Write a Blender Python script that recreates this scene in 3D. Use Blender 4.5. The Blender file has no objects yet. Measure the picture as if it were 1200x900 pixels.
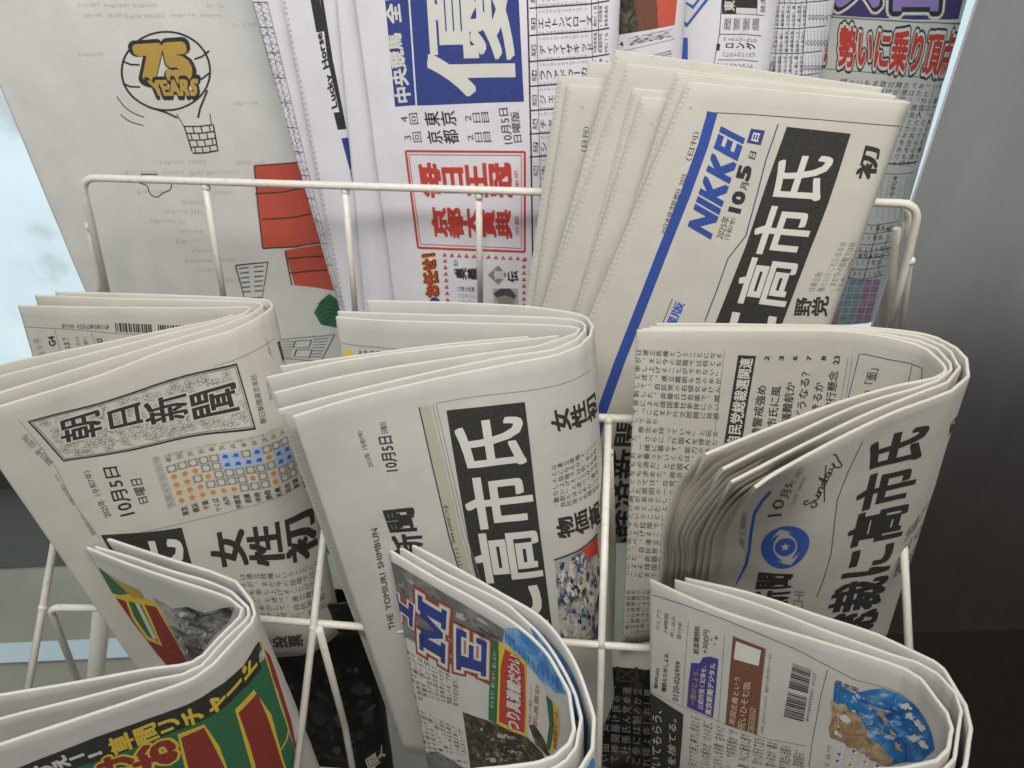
import bpy, bmesh, math, random
import numpy as np
from mathutils import Vector, Matrix, noise as mnoise
from mathutils.geometry import tessellate_polygon as tessellate

# ------------------------------------------------------------------ camera, world, lamps, exposure
SC = bpy.context.scene
COL = SC.collection
W, H = 1200.0, 900.0            # pixels of the photograph
FPX = 867.0                     # focal length in those pixels
PITCH, ROLL = math.radians(38.0), math.radians(2.1)
CAMZ = 1.45
CAM = np.array([0.0, 0.0, CAMZ])
_F = np.array([0, math.cos(PITCH), -math.sin(PITCH)])
_R0 = np.array([1.0, 0, 0])
_D0 = np.array([0, -math.sin(PITCH), -math.cos(PITCH)])      # "down" in the level picture
_R = math.cos(ROLL) * _R0 + math.sin(ROLL) * _D0
_D = -math.sin(ROLL) * _R0 + math.cos(ROLL) * _D0

cd = bpy.data.cameras.new("camera")
cam = bpy.data.objects.new("camera", cd)
COL.objects.link(cam)
SC.camera = cam
cd.sensor_width = 36.0
cd.lens = FPX / W * 36.0
cd.clip_start = 0.01
cd.clip_end = 60.0
cam.matrix_world = Matrix(((_R[0], -_D[0], -_F[0], CAM[0]), (_R[1], -_D[1], -_F[1], CAM[1]),
                           (_R[2], -_D[2], -_F[2], CAM[2]), (0, 0, 0, 1)))
cd.dof.use_dof = True
cd.dof.focus_distance = 0.72
cd.dof.aperture_fstop = 9.0

wd = bpy.data.worlds.new("World")
SC.world = wd
wd.use_nodes = True
_wt = wd.node_tree
_bg = _wt.nodes["Background"]
# the rest of the shop: dim all round, brighter behind the viewer, added for the steel to reflect
_tc = _wt.nodes.new("ShaderNodeTexCoord"); _sx = _wt.nodes.new("ShaderNodeSeparateXYZ")
_wt.links.new(_tc.outputs["Generated"], _sx.inputs[0])
_r1 = _wt.nodes.new("ShaderNodeMapRange"); _r1.interpolation_type = 'SMOOTHSTEP'
_r1.inputs["From Min"].default_value = -0.95; _r1.inputs["From Max"].default_value = -0.32
_wt.links.new(_sx.outputs["Z"], _r1.inputs["Value"])
_r2 = _wt.nodes.new("ShaderNodeMapRange"); _r2.interpolation_type = 'SMOOTHSTEP'
_r2.inputs["From Min"].default_value = 0.1; _r2.inputs["From Max"].default_value = -0.6
_wt.links.new(_sx.outputs["Y"], _r2.inputs["Value"])
_mu = _wt.nodes.new("ShaderNodeMath"); _mu.operation = 'MULTIPLY'
_wt.links.new(_r1.outputs[0], _mu.inputs[0]); _wt.links.new(_r2.outputs[0], _mu.inputs[1])
_mr = _wt.nodes.new("ShaderNodeMapRange")
_mr.inputs["To Min"].default_value = 0.055; _mr.inputs["To Max"].default_value = 0.31
_wt.links.new(_mu.outputs[0], _mr.inputs["Value"])
_wt.links.new(_mr.outputs[0], _bg.inputs["Strength"])
_bg.inputs["Color"].default_value = (0.80, 0.80, 0.78, 1)

def area(name, loc, target, size, sy, power, col):
    ld = bpy.data.lights.new(name, 'AREA')
    ld.shape = 'RECTANGLE'; ld.size = size; ld.size_y = sy
    ld.energy = power; ld.color = col
    o = bpy.data.objects.new(name, ld)
    COL.objects.link(o)
    o.location = loc
    o.rotation_euler = (Vector(target) - Vector(loc)).to_track_quat('-Z', 'Y').to_euler()
    return o
area("ceiling_lamp", (0.28, 0.02, 2.50), (0.1, 0.5, 0.9), 1.3, 0.30, 27, (1.0, 0.975, 0.93))
area("ceiling_lamp", (-1.0, 0.0, 2.60), (-0.3, 0.8, 1.1), 0.9, 0.30, 13, (0.93, 0.97, 1.0))  # extra lamp, added to brighten the pale sheets at the left

SC.view_settings.view_transform = 'Standard'
SC.view_settings.look = 'None'
SC.view_settings.exposure = 0.0
SC.view_settings.gamma = 1.0

# ------------------------------------------------------------------ pixel <-> place
def ray(px, py):
    return _F + _R * ((px - W / 2) / FPX) + _D * ((py - H / 2) / FPX)
def at_h(px, py, h):            # the point of that line of sight h metres below the camera
    d = ray(px, py)
    return CAM + d * (h / -d[2])
def at_y(px, py, y):            # ... on the upright plane y metres ahead
    d = ray(px, py)
    return CAM + d * (y / d[1])
def pix(P):
    P = np.asarray(P, float) - CAM
    z = P @ _F
    return np.stack([W / 2 + FPX * (P @ _R) / z, H / 2 + FPX * (P @ _D) / z], -1)

# ------------------------------------------------------------------ materials
def lin(c):
    return tuple(((v / 255.0) / 12.92 if v / 255.0 <= 0.04045 else ((v / 255.0 + 0.055) / 1.055) ** 2.4) for v in c)
MATS = {}
def mat(name, rgb, rough=0.85, spec=0.25, metallic=0.0):
    m = bpy.data.materials.new(name); m.use_nodes = True
    b = m.node_tree.nodes["Principled BSDF"]
    b.inputs["Base Color"].default_value = (*rgb, 1)
    b.inputs["Roughness"].default_value = rough
    b.inputs["Specular IOR Level"].default_value = spec
    b.inputs["Metallic"].default_value = metallic
    MATS[name] = m
    return m
def nd(m, t, **kw):
    n = m.node_tree.nodes.new(t)
    for k, v in kw.items():
        setattr(n, k, v)
    return n
def ln(m, a, b):
    m.node_tree.links.new(a, b)
def ramp(m, stops, interp='LINEAR'):
    r = nd(m, "ShaderNodeValToRGB")
    r.color_ramp.interpolation = interp
    while len(r.color_ramp.elements) < len(stops):
        r.color_ramp.elements.new(0.5)
    for e, (p, c) in zip(r.color_ramp.elements, stops):
        e.position = p; e.color = (*c, 1)
    return r
def paper(name, rgb, bump=0.32, mott=0.075):
    m = mat(name, rgb, 0.72, 0.28)
    b = m.node_tree.nodes["Principled BSDF"]
    tc = nd(m, "ShaderNodeTexCoord")
    n1 = nd(m, "ShaderNodeTexNoise"); n1.inputs["Scale"].default_value = 900; n1.inputs["Detail"].default_value = 3
    n2 = nd(m, "ShaderNodeTexNoise"); n2.inputs["Scale"].default_value = 22; n2.inputs["Detail"].default_value = 4
    ln(m, tc.outputs["Object"], n1.inputs["Vector"]); ln(m, tc.outputs["Object"], n2.inputs["Vector"])
    mx = nd(m, "ShaderNodeMix", data_type='RGBA')
    r1 = ramp(m, [(0.3, tuple(v * (1 - mott * 1.6) for v in rgb)), (0.7, tuple(min(1, v * (1 + mott)) for v in rgb))])
    r2 = ramp(m, [(0.3, tuple(v * (1 - mott * 1.2) for v in rgb)), (0.7, tuple(min(1, v * (1 + mott)) for v in rgb))])
    ln(m, n1.outputs[0], r1.inputs[0]); ln(m, n2.outputs[0], r2.inputs[0])
    ln(m, r1.outputs[0], mx.inputs[6]); ln(m, r2.outputs[0], mx.inputs[7])
    ln(m, mx.outputs[2], b.inputs["Base Color"])
    bp = nd(m, "ShaderNodeBump"); bp.inputs["Strength"].default_value = bump; bp.inputs["Distance"].default_value = 0.0012
    n3 = nd(m, "ShaderNodeTexNoise"); n3.inputs["Scale"].default_value = 60; n3.inputs["Detail"].default_value = 5
    ln(m, tc.outputs["Object"], n3.inputs["Vector"])
    n4 = nd(m, "ShaderNodeTexNoise", noise_type='RIDGED_MULTIFRACTAL'); n4.inputs["Scale"].default_value = 9; n4.inputs["Detail"].default_value = 3
    ln(m, tc.outputs["Object"], n4.inputs["Vector"])
    ad = nd(m, "ShaderNodeMath", operation='MULTIPLY_ADD'); ad.inputs[1].default_value = 0.55
    ln(m, n4.outputs[0], ad.inputs[0]); ln(m, n3.outputs[0], ad.inputs[2])
    ln(m, ad.outputs[0], bp.inputs["Height"]); ln(m, bp.outputs[0], b.inputs["Normal"])
    return m
def ink(name, rgb, fade=0.25):
    m = mat(name, rgb, 0.75, 0.2)
    b = m.node_tree.nodes["Principled BSDF"]
    tc = nd(m, "ShaderNodeTexCoord")
    n1 = nd(m, "ShaderNodeTexNoise"); n1.inputs["Scale"].default_value = 1100; n1.inputs["Detail"].default_value = 2
    ln(m, tc.outputs["Object"], n1.inputs["Vector"])
    hi = tuple(v + (0.6 - v) * fade * 0.35 for v in rgb)
    r1 = ramp(m, [(0.35, rgb), (0.75, hi)])
    ln(m, n1.outputs[0], r1.inputs[0]); ln(m, r1.outputs[0], b.inputs["Base Color"])
    return m
def picture(name, stops, scale=90, detail=6, dist=1.2):
    m = mat(name, (0.3, 0.3, 0.3), 0.7, 0.2)
    b = m.node_tree.nodes["Principled BSDF"]
    tc = nd(m, "ShaderNodeTexCoord")
    n1 = nd(m, "ShaderNodeTexNoise"); n1.inputs["Scale"].default_value = scale
    n1.inputs["Detail"].default_value = detail; n1.inputs["Distortion"].default_value = dist
    ln(m, tc.outputs["Object"], n1.inputs["Vector"])
    r1 = ramp(m, stops)
    ln(m, n1.outputs[0], r1.inputs[0]); ln(m, r1.outputs[0], b.inputs["Base Color"])
    return m

paper('newsprint', (0.545, 0.52, 0.455))
m = mat('thin_page', (0.66, 0.635, 0.565), 0.8, 0.2)          # single pages let light through
_b = m.node_tree.nodes["Principled BSDF"]; _t = nd(m, "ShaderNodeBsdfTranslucent"); _x = nd(m, "ShaderNodeMixShader")
_t.inputs[0].default_value = (0.80, 0.76, 0.68, 1); _x.inputs[0].default_value = 0.45
ln(m, _b.outputs[0], _x.inputs[1]); ln(m, _t.outputs[0], _x.inputs[2]); ln(m, _x.outputs[0], m.node_tree.nodes["Material Output"].inputs[0])
paper('grey_newsprint', (0.555, 0.535, 0.485))
paper('white_newsprint', (0.73, 0.705, 0.745))
paper('comic_newsprint', (0.68, 0.665, 0.63))
paper('magazine_newsprint', (0.61, 0.59, 0.545))
ink('black', (0.022, 0.021, 0.018)); ink('soft_black', (0.06, 0.057, 0.05)); ink('grey', (0.25, 0.24, 0.21)); ink('pale_grey', (0.42, 0.41, 0.37))
ink('ghost', (0.53, 0.515, 0.48)); ink('crease', (0.475, 0.45, 0.39)); ink('pale_paper', (0.545, 0.52, 0.455)); ink('cream', (0.62, 0.55, 0.38)); ink('rust', (0.48, 0.22, 0.09)); ink('sand', (0.60, 0.47, 0.30)); ink('navy', (0.025, 0.045, 0.22)); ink('blue', (0.02, 0.06, 0.30)); ink('royal', (0.03, 0.10, 0.45))
ink('sky', (0.10, 0.30, 0.62)); ink('light_blue', (0.33, 0.46, 0.68)); ink('red', (0.52, 0.045, 0.03)); ink('house_red', (0.55, 0.085, 0.05))
ink('dark_red', (0.27, 0.028, 0.018)); ink('brown', (0.17, 0.06, 0.035)); ink('green', (0.025, 0.15, 0.06)); ink('yellow', (0.72, 0.52, 0.05))
ink('mustard', (0.48, 0.31, 0.06)); ink('orange', (0.62, 0.29, 0.10)); ink('olive', (0.44, 0.43, 0.32)); ink('white', (0.66, 0.64, 0.58))
ink('violet', (0.05, 0.03, 0.14)); ink('lilac', (0.28, 0.20, 0.50)); ink('pink', (0.46, 0.27, 0.37)); ink('teal', (0.33, 0.41, 0.45)); ink('indigo', (0.055, 0.04, 0.21))
picture('grey_photo', [(0.3, (0.03, 0.03, 0.03)), (0.45, (0.16, 0.15, 0.14)), (0.6, (0.36, 0.35, 0.32)), (0.75, (0.5, 0.48, 0.44))], 45, 5)
picture('soft_photo', [(0.3, (0.11, 0.105, 0.10)), (0.5, (0.17, 0.165, 0.155)), (0.75, (0.27, 0.26, 0.245))], 40, 6)
picture('street_photo', [(0.28, (0.02, 0.02, 0.03)), (0.42, (0.10, 0.13, 0.22)), (0.5, (0.36, 0.30, 0.26)), (0.58, (0.55, 0.53, 0.52)), (0.64, (0.40, 0.34, 0.33)), (0.74, (0.25, 0.33, 0.45))], 48, 9, .35)
picture('sea_photo', [(0.3, (0.015, 0.08, 0.24)), (0.5, (0.03, 0.17, 0.42)), (0.62, (0.10, 0.28, 0.52)), (0.7, (0.5, 0.55, 0.58))], 30, 7, 1.5)
picture('land_photo', [(0.3, (0.22, 0.13, 0.06)), (0.55, (0.38, 0.26, 0.14)), (0.7, (0.5, 0.44, 0.36))], 60, 6)
picture('dark_photo_shade', [(0.3, (0.004, 0.005, 0.005)), (0.55, (0.012, 0.012, 0.011)), (0.68, (0.05, 0.035, 0.025)), (0.78, (0.10, 0.07, 0.05))], 30, 4)
picture('crowd_photo', [(0.3, (0.02, 0.02, 0.012)), (0.5, (0.07, 0.065, 0.045)), (0.66, (0.14, 0.12, 0.08)), (0.75, (0.5, 0.42, 0.15))], 90, 6)
picture('blue_stripes', [(0.3, (0.04, 0.16, 0.42)), (0.5, (0.10, 0.30, 0.60)), (0.7, (0.32, 0.48, 0.66))], 70, 6, .4)
m = mat('coated_wire', (0.74, 0.70, 0.62), 0.42, 0.5)
b = m.node_tree.nodes["Principled BSDF"]
tc = nd(m, "ShaderNodeTexCoord"); n1 = nd(m, "ShaderNodeTexNoise"); n1.inputs["Scale"].default_value = 140; n1.inputs["Detail"].default_value = 5
r1 = ramp(m, [(0.24, (0.45, 0.40, 0.32)), (0.34, (0.70, 0.66, 0.58)), (0.8, (0.78, 0.745, 0.67))])
ln(m, tc.outputs["Object"], n1.inputs["Vector"]); ln(m, n1.outputs[0], r1.inputs[0]); ln(m, r1.outputs[0], b.inputs["Base Color"])
bp = nd(m, "ShaderNodeBump"); bp.inputs["Strength"].default_value = 0.25; bp.inputs["Distance"].default_value = 0.001
n2 = nd(m, "ShaderNodeTexNoise"); n2.inputs["Scale"].default_value = 260
ln(m, tc.outputs["Object"], n2.inputs["Vector"]); ln(m, n2.outputs[0], bp.inputs["Height"]); ln(m, bp.outputs[0], b.inputs["Normal"])

# ------------------------------------------------------------------ objects
def tag(o, label=None, cat=None, group=None, kind=None):
    if label: o["label"] = label
    if cat: o["category"] = cat
    if group: o["group"] = group
    if kind: o["kind"] = kind
    return o
def link_mesh(name, verts, faces, mats, midx=None, parent=None, smooth=None):
    me = bpy.data.meshes.new(name)
    me.from_pydata([tuple(v) for v in verts], [], faces)
    for k in mats:
        me.materials.append(MATS[k])
    if midx is not None:
        me.polygons.foreach_set("material_index", midx)
    if smooth is not None:
        me.polygons.foreach_set("use_smooth", smooth)
    me.update()
    o = bpy.data.objects.new(name, me)
    COL.objects.link(o)
    if parent: o.parent = parent
    return o
def empty(name, loc):
    o = bpy.data.objects.new(name, None)
    COL.objects.link(o)
    o.location = loc
    o.empty_display_size = 0.02
    return o

def catmull(P, n):
    """n points along a centripetal curve through the rows of P (k, dim), even in arc length"""
    P = np.asarray(P, float)
    k = len(P)
    if k == 2:
        t = np.linspace(0, 1, n)[:, None]
        return P[0] * (1 - t) + P[1] * t
    seg = np.maximum(np.linalg.norm(np.diff(P, axis=0), axis=1), 1e-6)
    T = np.concatenate([[0], np.cumsum(seg ** 0.5)])
    out = []
    fine = 24
    Pe = np.vstack([2 * P[0] - P[1], P, 2 * P[-1] - P[-2]])
    Te = np.concatenate([[T[0] - seg[0] ** 0.5], T, [T[-1] + seg[-1] ** 0.5]])
    for a in range(k - 1):
        t0, t1, t2, t3 = Te[a:a + 4]
        p0, p1, p2, p3 = Pe[a:a + 4]
        t = np.linspace(t1, t2, fine, endpoint=False)[:, None]
        A1 = (t1 - t) / (t1 - t0) * p0 + (t - t0) / (t1 - t0) * p1
        A2 = (t2 - t) / (t2 - t1) * p1 + (t - t1) / (t2 - t1) * p2
        A3 = (t3 - t) / (t3 - t2) * p2 + (t - t2) / (t3 - t2) * p3
        B1 = (t2 - t) / (t2 - t0) * A1 + (t - t0) / (t2 - t0) * A2
        B2 = (t3 - t) / (t3 - t1) * A2 + (t - t1) / (t3 - t1) * A3
        out.append((t2 - t) / (t2 - t1) * B1 + (t - t1) / (t2 - t1) * B2)
    out.append(P[-1:])
    C = np.vstack(out)
    return C
def resample(C, n, key=None):
    K = C if key is None else key
    s = np.concatenate([[0], np.cumsum(np.linalg.norm(np.diff(K, axis=0), axis=1))])
    q = np.linspace(0, s[-1], n)
    return np.stack([np.interp(q, s, C[:, d]) for d in range(C.shape[1])], 1)

class Sheet:
    """A folded section of a newspaper standing on its open edge: a thick band bent along the curve of its
    folded top edge. top/bottom are lists of points in space along that curve."""
    def __init__(self, top, bottom, w=0.003, n=None, m=26, seed=0, crumple=0.0013, mid=None):
        top = np.array(top); k = len(top)
        stack = np.hstack([top] + ([np.array(mid)] if mid is not None else []) + [np.array(bottom)])
        C = catmull_stack(stack)
        L = np.linalg.norm(np.diff(C[:, :3], axis=0), axis=1).sum()
        n = n or int(max(12, min(170, L / 0.0032)))
        C = resample(C, n, C[:, :3])
        nr = C.shape[1] // 3
        rows = [C[:, 3 * r:3 * r + 3] for r in range(nr)]
        t = np.linspace(0, 1, m) ** 1.15
        G = np.zeros((n, m, 3))
        for j, tt in enumerate(t):
            if nr == 2:
                G[:, j] = rows[0] * (1 - tt) + rows[1] * tt
            else:                       # quadratic through top, mid (t = .4) and bottom
                a = 0.4
                l0 = (tt - a) * (tt - 1) / (a * 1.0); l1 = tt * (tt - 1) / (a * (a - 1)); l2 = tt * (tt - a) / (1 - a)
                G[:, j] = rows[0] * l0 + rows[1] * l1 + rows[2] * l2
        self.n, self.m, self.w, self.seed = n, m, w, seed
        self.G = G
        N = self.normals(G)
        # gentle waves and, where the sheet bends, creases
        T = rows[0].copy()
        tang = np.gradient(T, axis=0); tang /= np.linalg.norm(tang, axis=1)[:, None] + 1e-9
        curv = np.linalg.norm(np.gradient(tang, axis=0), axis=1)
        kern = np.ones(7) / 7
        curv = np.convolve(curv, kern, 'same')
        env = np.clip(curv * 8.5, 0, 1)
        # a sharp bend of stiff paper breaks into short straight facets
        rnd = random.Random(seed * 13 + 5)
        turn = np.concatenate([[0], np.cumsum(np.arccos(np.clip((tang[1:] * tang[:-1]).sum(1), -1, 1)))])
        knots = [0]; nxt = rnd.uniform(.22, .45)
        for i in range(1, n - 1):
            if turn[i] - turn[knots[-1]] > nxt and i - knots[-1] >= 2:
                knots.append(i); nxt = rnd.uniform(.20, .58)
        knots.append(n - 1)
        TF = T.copy()
        for a, b2 in zip(knots[:-1], knots[1:]):
            if turn[b2] - turn[a] > .16 and (b2 - a) * L / n < .05:
                f = np.linspace(0, 1, b2 - a + 1)[:, None]
                TF[a:b2 + 1] = T[a] * (1 - f) + T[b2] * f
        dF = TF - T
        for j in range(m):
            d = np.linalg.norm(G[:, j] - G[:, 0], axis=1)
            G[:, j] += dF * (np.exp(-d / .045))[:, None]
        T = T + dF
        for i in range(n):
            for j in range(m):
                p = G[i, j]
                a = crumple * mnoise.noise(Vector((p[0] * 14 + seed * 3.1, p[1] * 14, p[2] * 9)))
                a += crumple * 0.45 * mnoise.noise(Vector((p[0] * 45 + seed, p[1] * 45, p[2] * 28)))
                d = np.linalg.norm(p - G[i, 0])
                a += env[i] * crumple * 1.6 * mnoise.noise(Vector((i * 0.55 + seed * 7, d * 30, seed * 1.7))) * math.exp(-d / 0.07)
                G[i, j] = p + N[i, j] * a * (0.25 + 0.75 * min(1, d / 0.015))
        self.N = self.normals(G)
        self.S = {'out': G + self.N * (w / 2), 'in': G - self.N * (w / 2)}
        self.P = {k2: pix(v) for k2, v in self.S.items()}
        self.prints = {}
    @staticmethod
    def normals(G):
        du = np.gradient(G, axis=0); dv = np.gradient(G, axis=1)
        N = np.cross(dv, du)
        return N / (np.linalg.norm(N, axis=2)[..., None] + 1e-12)
    def build(self, name, mat_name, parent):
        n, m, w = self.n, self.m, self.w
        prof = []
        up = self.G[:, 0] - self.G[:, 1]
        up /= np.linalg.norm(up, axis=1)[:, None]
        for j in range(m - 1, -1, -1):
            prof.append(self.S['out'][:, j])
        for a in (45, 90, 135):
            a = math.radians(a)
            prof.append(self.G[:, 0] + self.N[:, 0] * (w / 2 * math.cos(a)) + up * (w / 2 * math.sin(a)))
        for j in range(m):
            prof.append(self.S['in'][:, j])
        A = np.stack(prof, 1)                       # n x K x 3
        K = A.shape[1]
        V = A.reshape(-1, 3)
        F = []
        for i in range(n - 1):
            for k in range(K - 1):
                a = i * K + k
                F.append((a, a + K, a + K + 1, a + 1))
            F.append((i * K + K - 1, (i + 1) * K + K - 1, (i + 1) * K, i * K))
        nsm = len(F)
        for e in (0, n - 1):                        # the open page edges
            for j in range(m - 1):
                q = [e * K + j, e * K + j + 1, e * K + K - 2 - j, e * K + K - 1 - j]
                F.append(tuple(q if e == 0 else q[::-1]))
            F.append(tuple((e * K + m - 1 + x) for x in (0, 1, 2, 3, 4)) if e == 0 else tuple((e * K + m - 1 + x) for x in (4, 3, 2, 1, 0)))
        V, F = list(map(tuple, V)), F
        mats = [mat_name]; mi = [0] * len(F); sm = [True] * nsm + [False] * (len(F) - nsm)
        own = self.prints.pop('', None)
        if own:
            own.add_to(V, F, mats, mi, sm)
        o = link_mesh(name, V, F, mats, mi, parent, sm)
        for part, pr in self.prints.items():
            V2, F2, M2, I2, S2 = [], [], [], [], []
            pr.add_to(V2, F2, M2, I2, S2)
            if F2:
                link_mesh(part.split('|')[0], V2, F2, M2, I2, o, S2)
        return o
    # ---- from a pixel of the photograph to the paper's own coordinates (column, row of its grid)
    def inv(self, px, py, side, irange=None):
        P = self.P[side]; n, m = self.n, self.m
        S = self.S[side]
        facing = ((CAM - S) * (self.N if side == 'out' else -self.N)).sum(2) > 0
        d2 = (P[..., 0] - px) ** 2 + (P[..., 1] - py) ** 2
        d2 = np.where(facing, d2, d2 + 1e5)
        if irange:
            lo, hi = int(irange[0] * (n - 1)), int(irange[1] * (n - 1))
            d2[:lo] += 1e7; d2[hi + 1:] += 1e7
        i, j = np.unravel_index(np.argmin(d2), d2.shape)
        i, j = float(i), float(j)
        for _ in range(12):
            q = self.pp(i, j, P); e = 0.35
            a = (self.pp(i + e, j, P) - self.pp(i - e, j, P)) / (2 * e)
            b2 = (self.pp(i, j + e, P) - self.pp(i, j - e, P)) / (2 * e)
            J = np.array([[a[0], b2[0]], [a[1], b2[1]]])
            det = np.linalg.det(J)
            if abs(det) < 1e-6: break
            di, dj = np.linalg.solve(J, np.array([px, py]) - q)
            s = min(1.0, 3.0 / (abs(di) + abs(dj) + 1e-9))
            i += di * s; j += dj * s
            i = min(max(i, -1.5), n + 0.5); j = min(max(j, -1.5), m + 3.0)
        return i, j
    def pp(self, i, j, A):
        n, m = self.n, self.m
        a = int(min(max(math.floor(i), 0), n - 2)); b2 = int(min(max(math.floor(j), 0), m - 2))
        u, v = i - a, j - b2
        return (A[a, b2] * (1 - u) + A[a + 1, b2] * u) * (1 - v) + (A[a, b2 + 1] * (1 - u) + A[a + 1, b2 + 1] * u) * v
    def lift(self, ij, side, eps):
        A = self.S[side]; n, m = self.n, self.m
        ij = np.asarray(ij, float)
        i = np.clip(ij[:, 0], 0, n - 1 - 1e-6); j = np.clip(ij[:, 1], 0, m - 1 - 1e-6)
        a = np.floor(i).astype(int); b2 = np.floor(j).astype(int)
        u = (i - a)[:, None]; v = (j - b2)[:, None]
        def bl(X):
            return (X[a, b2] * (1 - u) + X[a + 1, b2] * u) * (1 - v) + (X[a, b2 + 1] * (1 - u) + X[a + 1, b2 + 1] * u) * v
        p = bl(A); nn = bl(self.N)
        return p + nn * (eps if side == 'out' else -eps)

def catmull_stack(stack):
    return catmull_multi(stack)
def catmull_multi(X):
    """Catmull-Rom on rows of X whose spacing is that of the first three columns"""
    X = np.asarray(X, float); k = len(X)
    if k == 2:
        t = np.linspace(0, 1, 60)[:, None]
        return X[0] * (1 - t) + X[1] * t
    key = X[:, :3]
    seg = np.maximum(np.linalg.norm(np.diff(key, axis=0), axis=1), 1e-6) ** 0.5
    T = np.concatenate([[0], np.cumsum(seg)])
    Xe = np.vstack([2 * X[0] - X[1], X, 2 * X[-1] - X[-2]])
    Te = np.concatenate([[-seg[0]], T, [T[-1] + seg[-1]]])
    out = []
    for a in range(k - 1):
        t0, t1, t2, t3 = Te[a:a + 4]; p0, p1, p2, p3 = Xe[a:a + 4]
        t = np.linspace(t1, t2, 24, endpoint=False)[:, None]
        A1 = (t1 - t) / (t1 - t0) * p0 + (t - t0) / (t1 - t0) * p1
        A2 = (t2 - t) / (t2 - t1) * p1 + (t - t1) / (t2 - t1) * p2
        A3 = (t3 - t) / (t3 - t2) * p2 + (t - t2) / (t3 - t2) * p3
        B1 = (t2 - t) / (t2 - t0) * A1 + (t - t0) / (t2 - t0) * A2
        B2 = (t3 - t) / (t3 - t1) * A2 + (t - t1) / (t3 - t1) * A3
        out.append((t2 - t) / (t2 - t1) * B1 + (t - t1) / (t2 - t1) * B2)
    out.append(X[-1:])
    return np.vstack(out)

def fold(top, h, bottom=None, hb=None, shl=None, flare=None, ext=1.0, **kw):
    """A section whose folded edge lies level, h below the camera, along the line of sight points top; bottom gives
    points of its lower edge (hb below the camera), None where it hangs with the shift of its neighbours."""
    T = [at_h(p[0], p[1], p[2] if len(p) > 2 else h) for p in top]
    hb = hb if hb is not None else h + 0.4
    k = len(T)
    sh = [None] * k
    if bottom:
        for i, p in enumerate(bottom):
            if p is not None:
                q = at_h(p[0], p[1], p[2] if len(p) > 2 else hb)
                sh[i] = q - T[i]
    if shl is not None: sh[k - 1] = shl
    known = [i for i in range(k) if sh[i] is not None]
    B = []
    for i in range(k):
        if not known:
            d = np.array([0, 0, -(hb - (CAM[2] - T[i][2]))])
        elif sh[i] is not None:
            d = sh[i]
        else:
            lo = [q for q in known if q < i]; hi = [q for q in known if q > i]
            if lo and hi:
                f = (i - lo[-1]) / (hi[0] - lo[-1]); d = sh[lo[-1]] * (1 - f) + sh[hi[0]] * f
            else:
                d = sh[lo[-1]] if lo else sh[hi[0]]
        B.append(T[i] + d * ext)
    mid = None
    if flare:                       # points (px, py, h) through which the sheet passes below its first corners
        mid = [t * .6 + b2 * .4 for t, b2 in zip(T, B)]
        for i, q in enumerate(flare): mid[i] = at_h(*q)
    return Sheet(T, B, mid=mid, **kw)

def upright(top, bottom, **kw):
    """A section standing nearly upright: points (px, py, y) along its upper and lower edges"""
    return Sheet([at_y(*p) for p in top], [at_y(*p) for p in bottom], **kw)
def hang(top, drop, lean=0.0, **kw):
    """points (px, py, y) of the upper edge, hanging straight down by drop metres"""
    T = [at_y(*p) for p in top]
    return Sheet(T, [t + np.array([0, -lean, -drop]) for t in T], **kw)

# ------------------------------------------------------------------ print
_GL = {}
_txt = None
def glyph(ch, bold, res):
    global _txt
    key = (ch, bold, res)
    if key in _GL: return _GL[key]
    if _txt is None:
        c = bpy.data.curves.new("lettering", 'FONT')
        _txt = bpy.data.objects.new("lettering", c)
        COL.objects.link(_txt)
    c = _txt.data
    c.body = ch; c.offset = bold; c.resolution_u = res
    bpy.context.view_layer.update()
    me = bpy.data.meshes.new_from_object(_txt)
    v = np.array([(p.co.x, p.co.y) for p in me.vertices]) if len(me.vertices) else np.zeros((0, 2))
    f = [tuple(p.vertices) for p in me.polygons]
    bpy.data.meshes.remove(me)
    adv = 1.0 if ord(ch) > 0x2e7f else (v[:, 0].max() + v[:, 0].min() if len(v) else 0.3)
    _GL[key] = (v, f, adv)
    return _GL[key]
ROT = set("ー〜～（）()「」『』…：-")

def rough(pts, seed=0, amp=.16, it=3):
    """an outline of pixel points with its sides broken up at random"""
    rnd = random.Random(seed); P = [np.array(q, float) for q in pts]
    for _ in range(it):
        Q = []
        for a, b2 in zip(P, P[1:] + P[:1]):
            d = b2 - a
            Q += [a, (a + b2) / 2 + np.array([-d[1], d[0]]) * rnd.uniform(-amp, amp)]
        P = Q
    return [tuple(q) for q in P]
class Print:
    def __init__(self):
        self.b = {}
    def add(self, V, F, mname, smooth=True):
        L = self.b.setdefault(mname, [[], [], 0])
        L[0].append(V)
        o = L[2]
        L[1].extend([tuple(x + o for x in f) for f in F])
        L[2] += len(V)
    def add_to(self, V, F, mats, mi, sm):
        for mn, (vs, fs, c) in self.b.items():
            if mn not in mats: mats.append(mn)
            k = mats.index(mn); o = len(V)
            for a in vs: V.extend(map(tuple, a))
            F.extend([tuple(x + o for x in f) for f in fs])
            mi.extend([k] * len(fs)); sm.extend([False] * len(fs))

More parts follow.
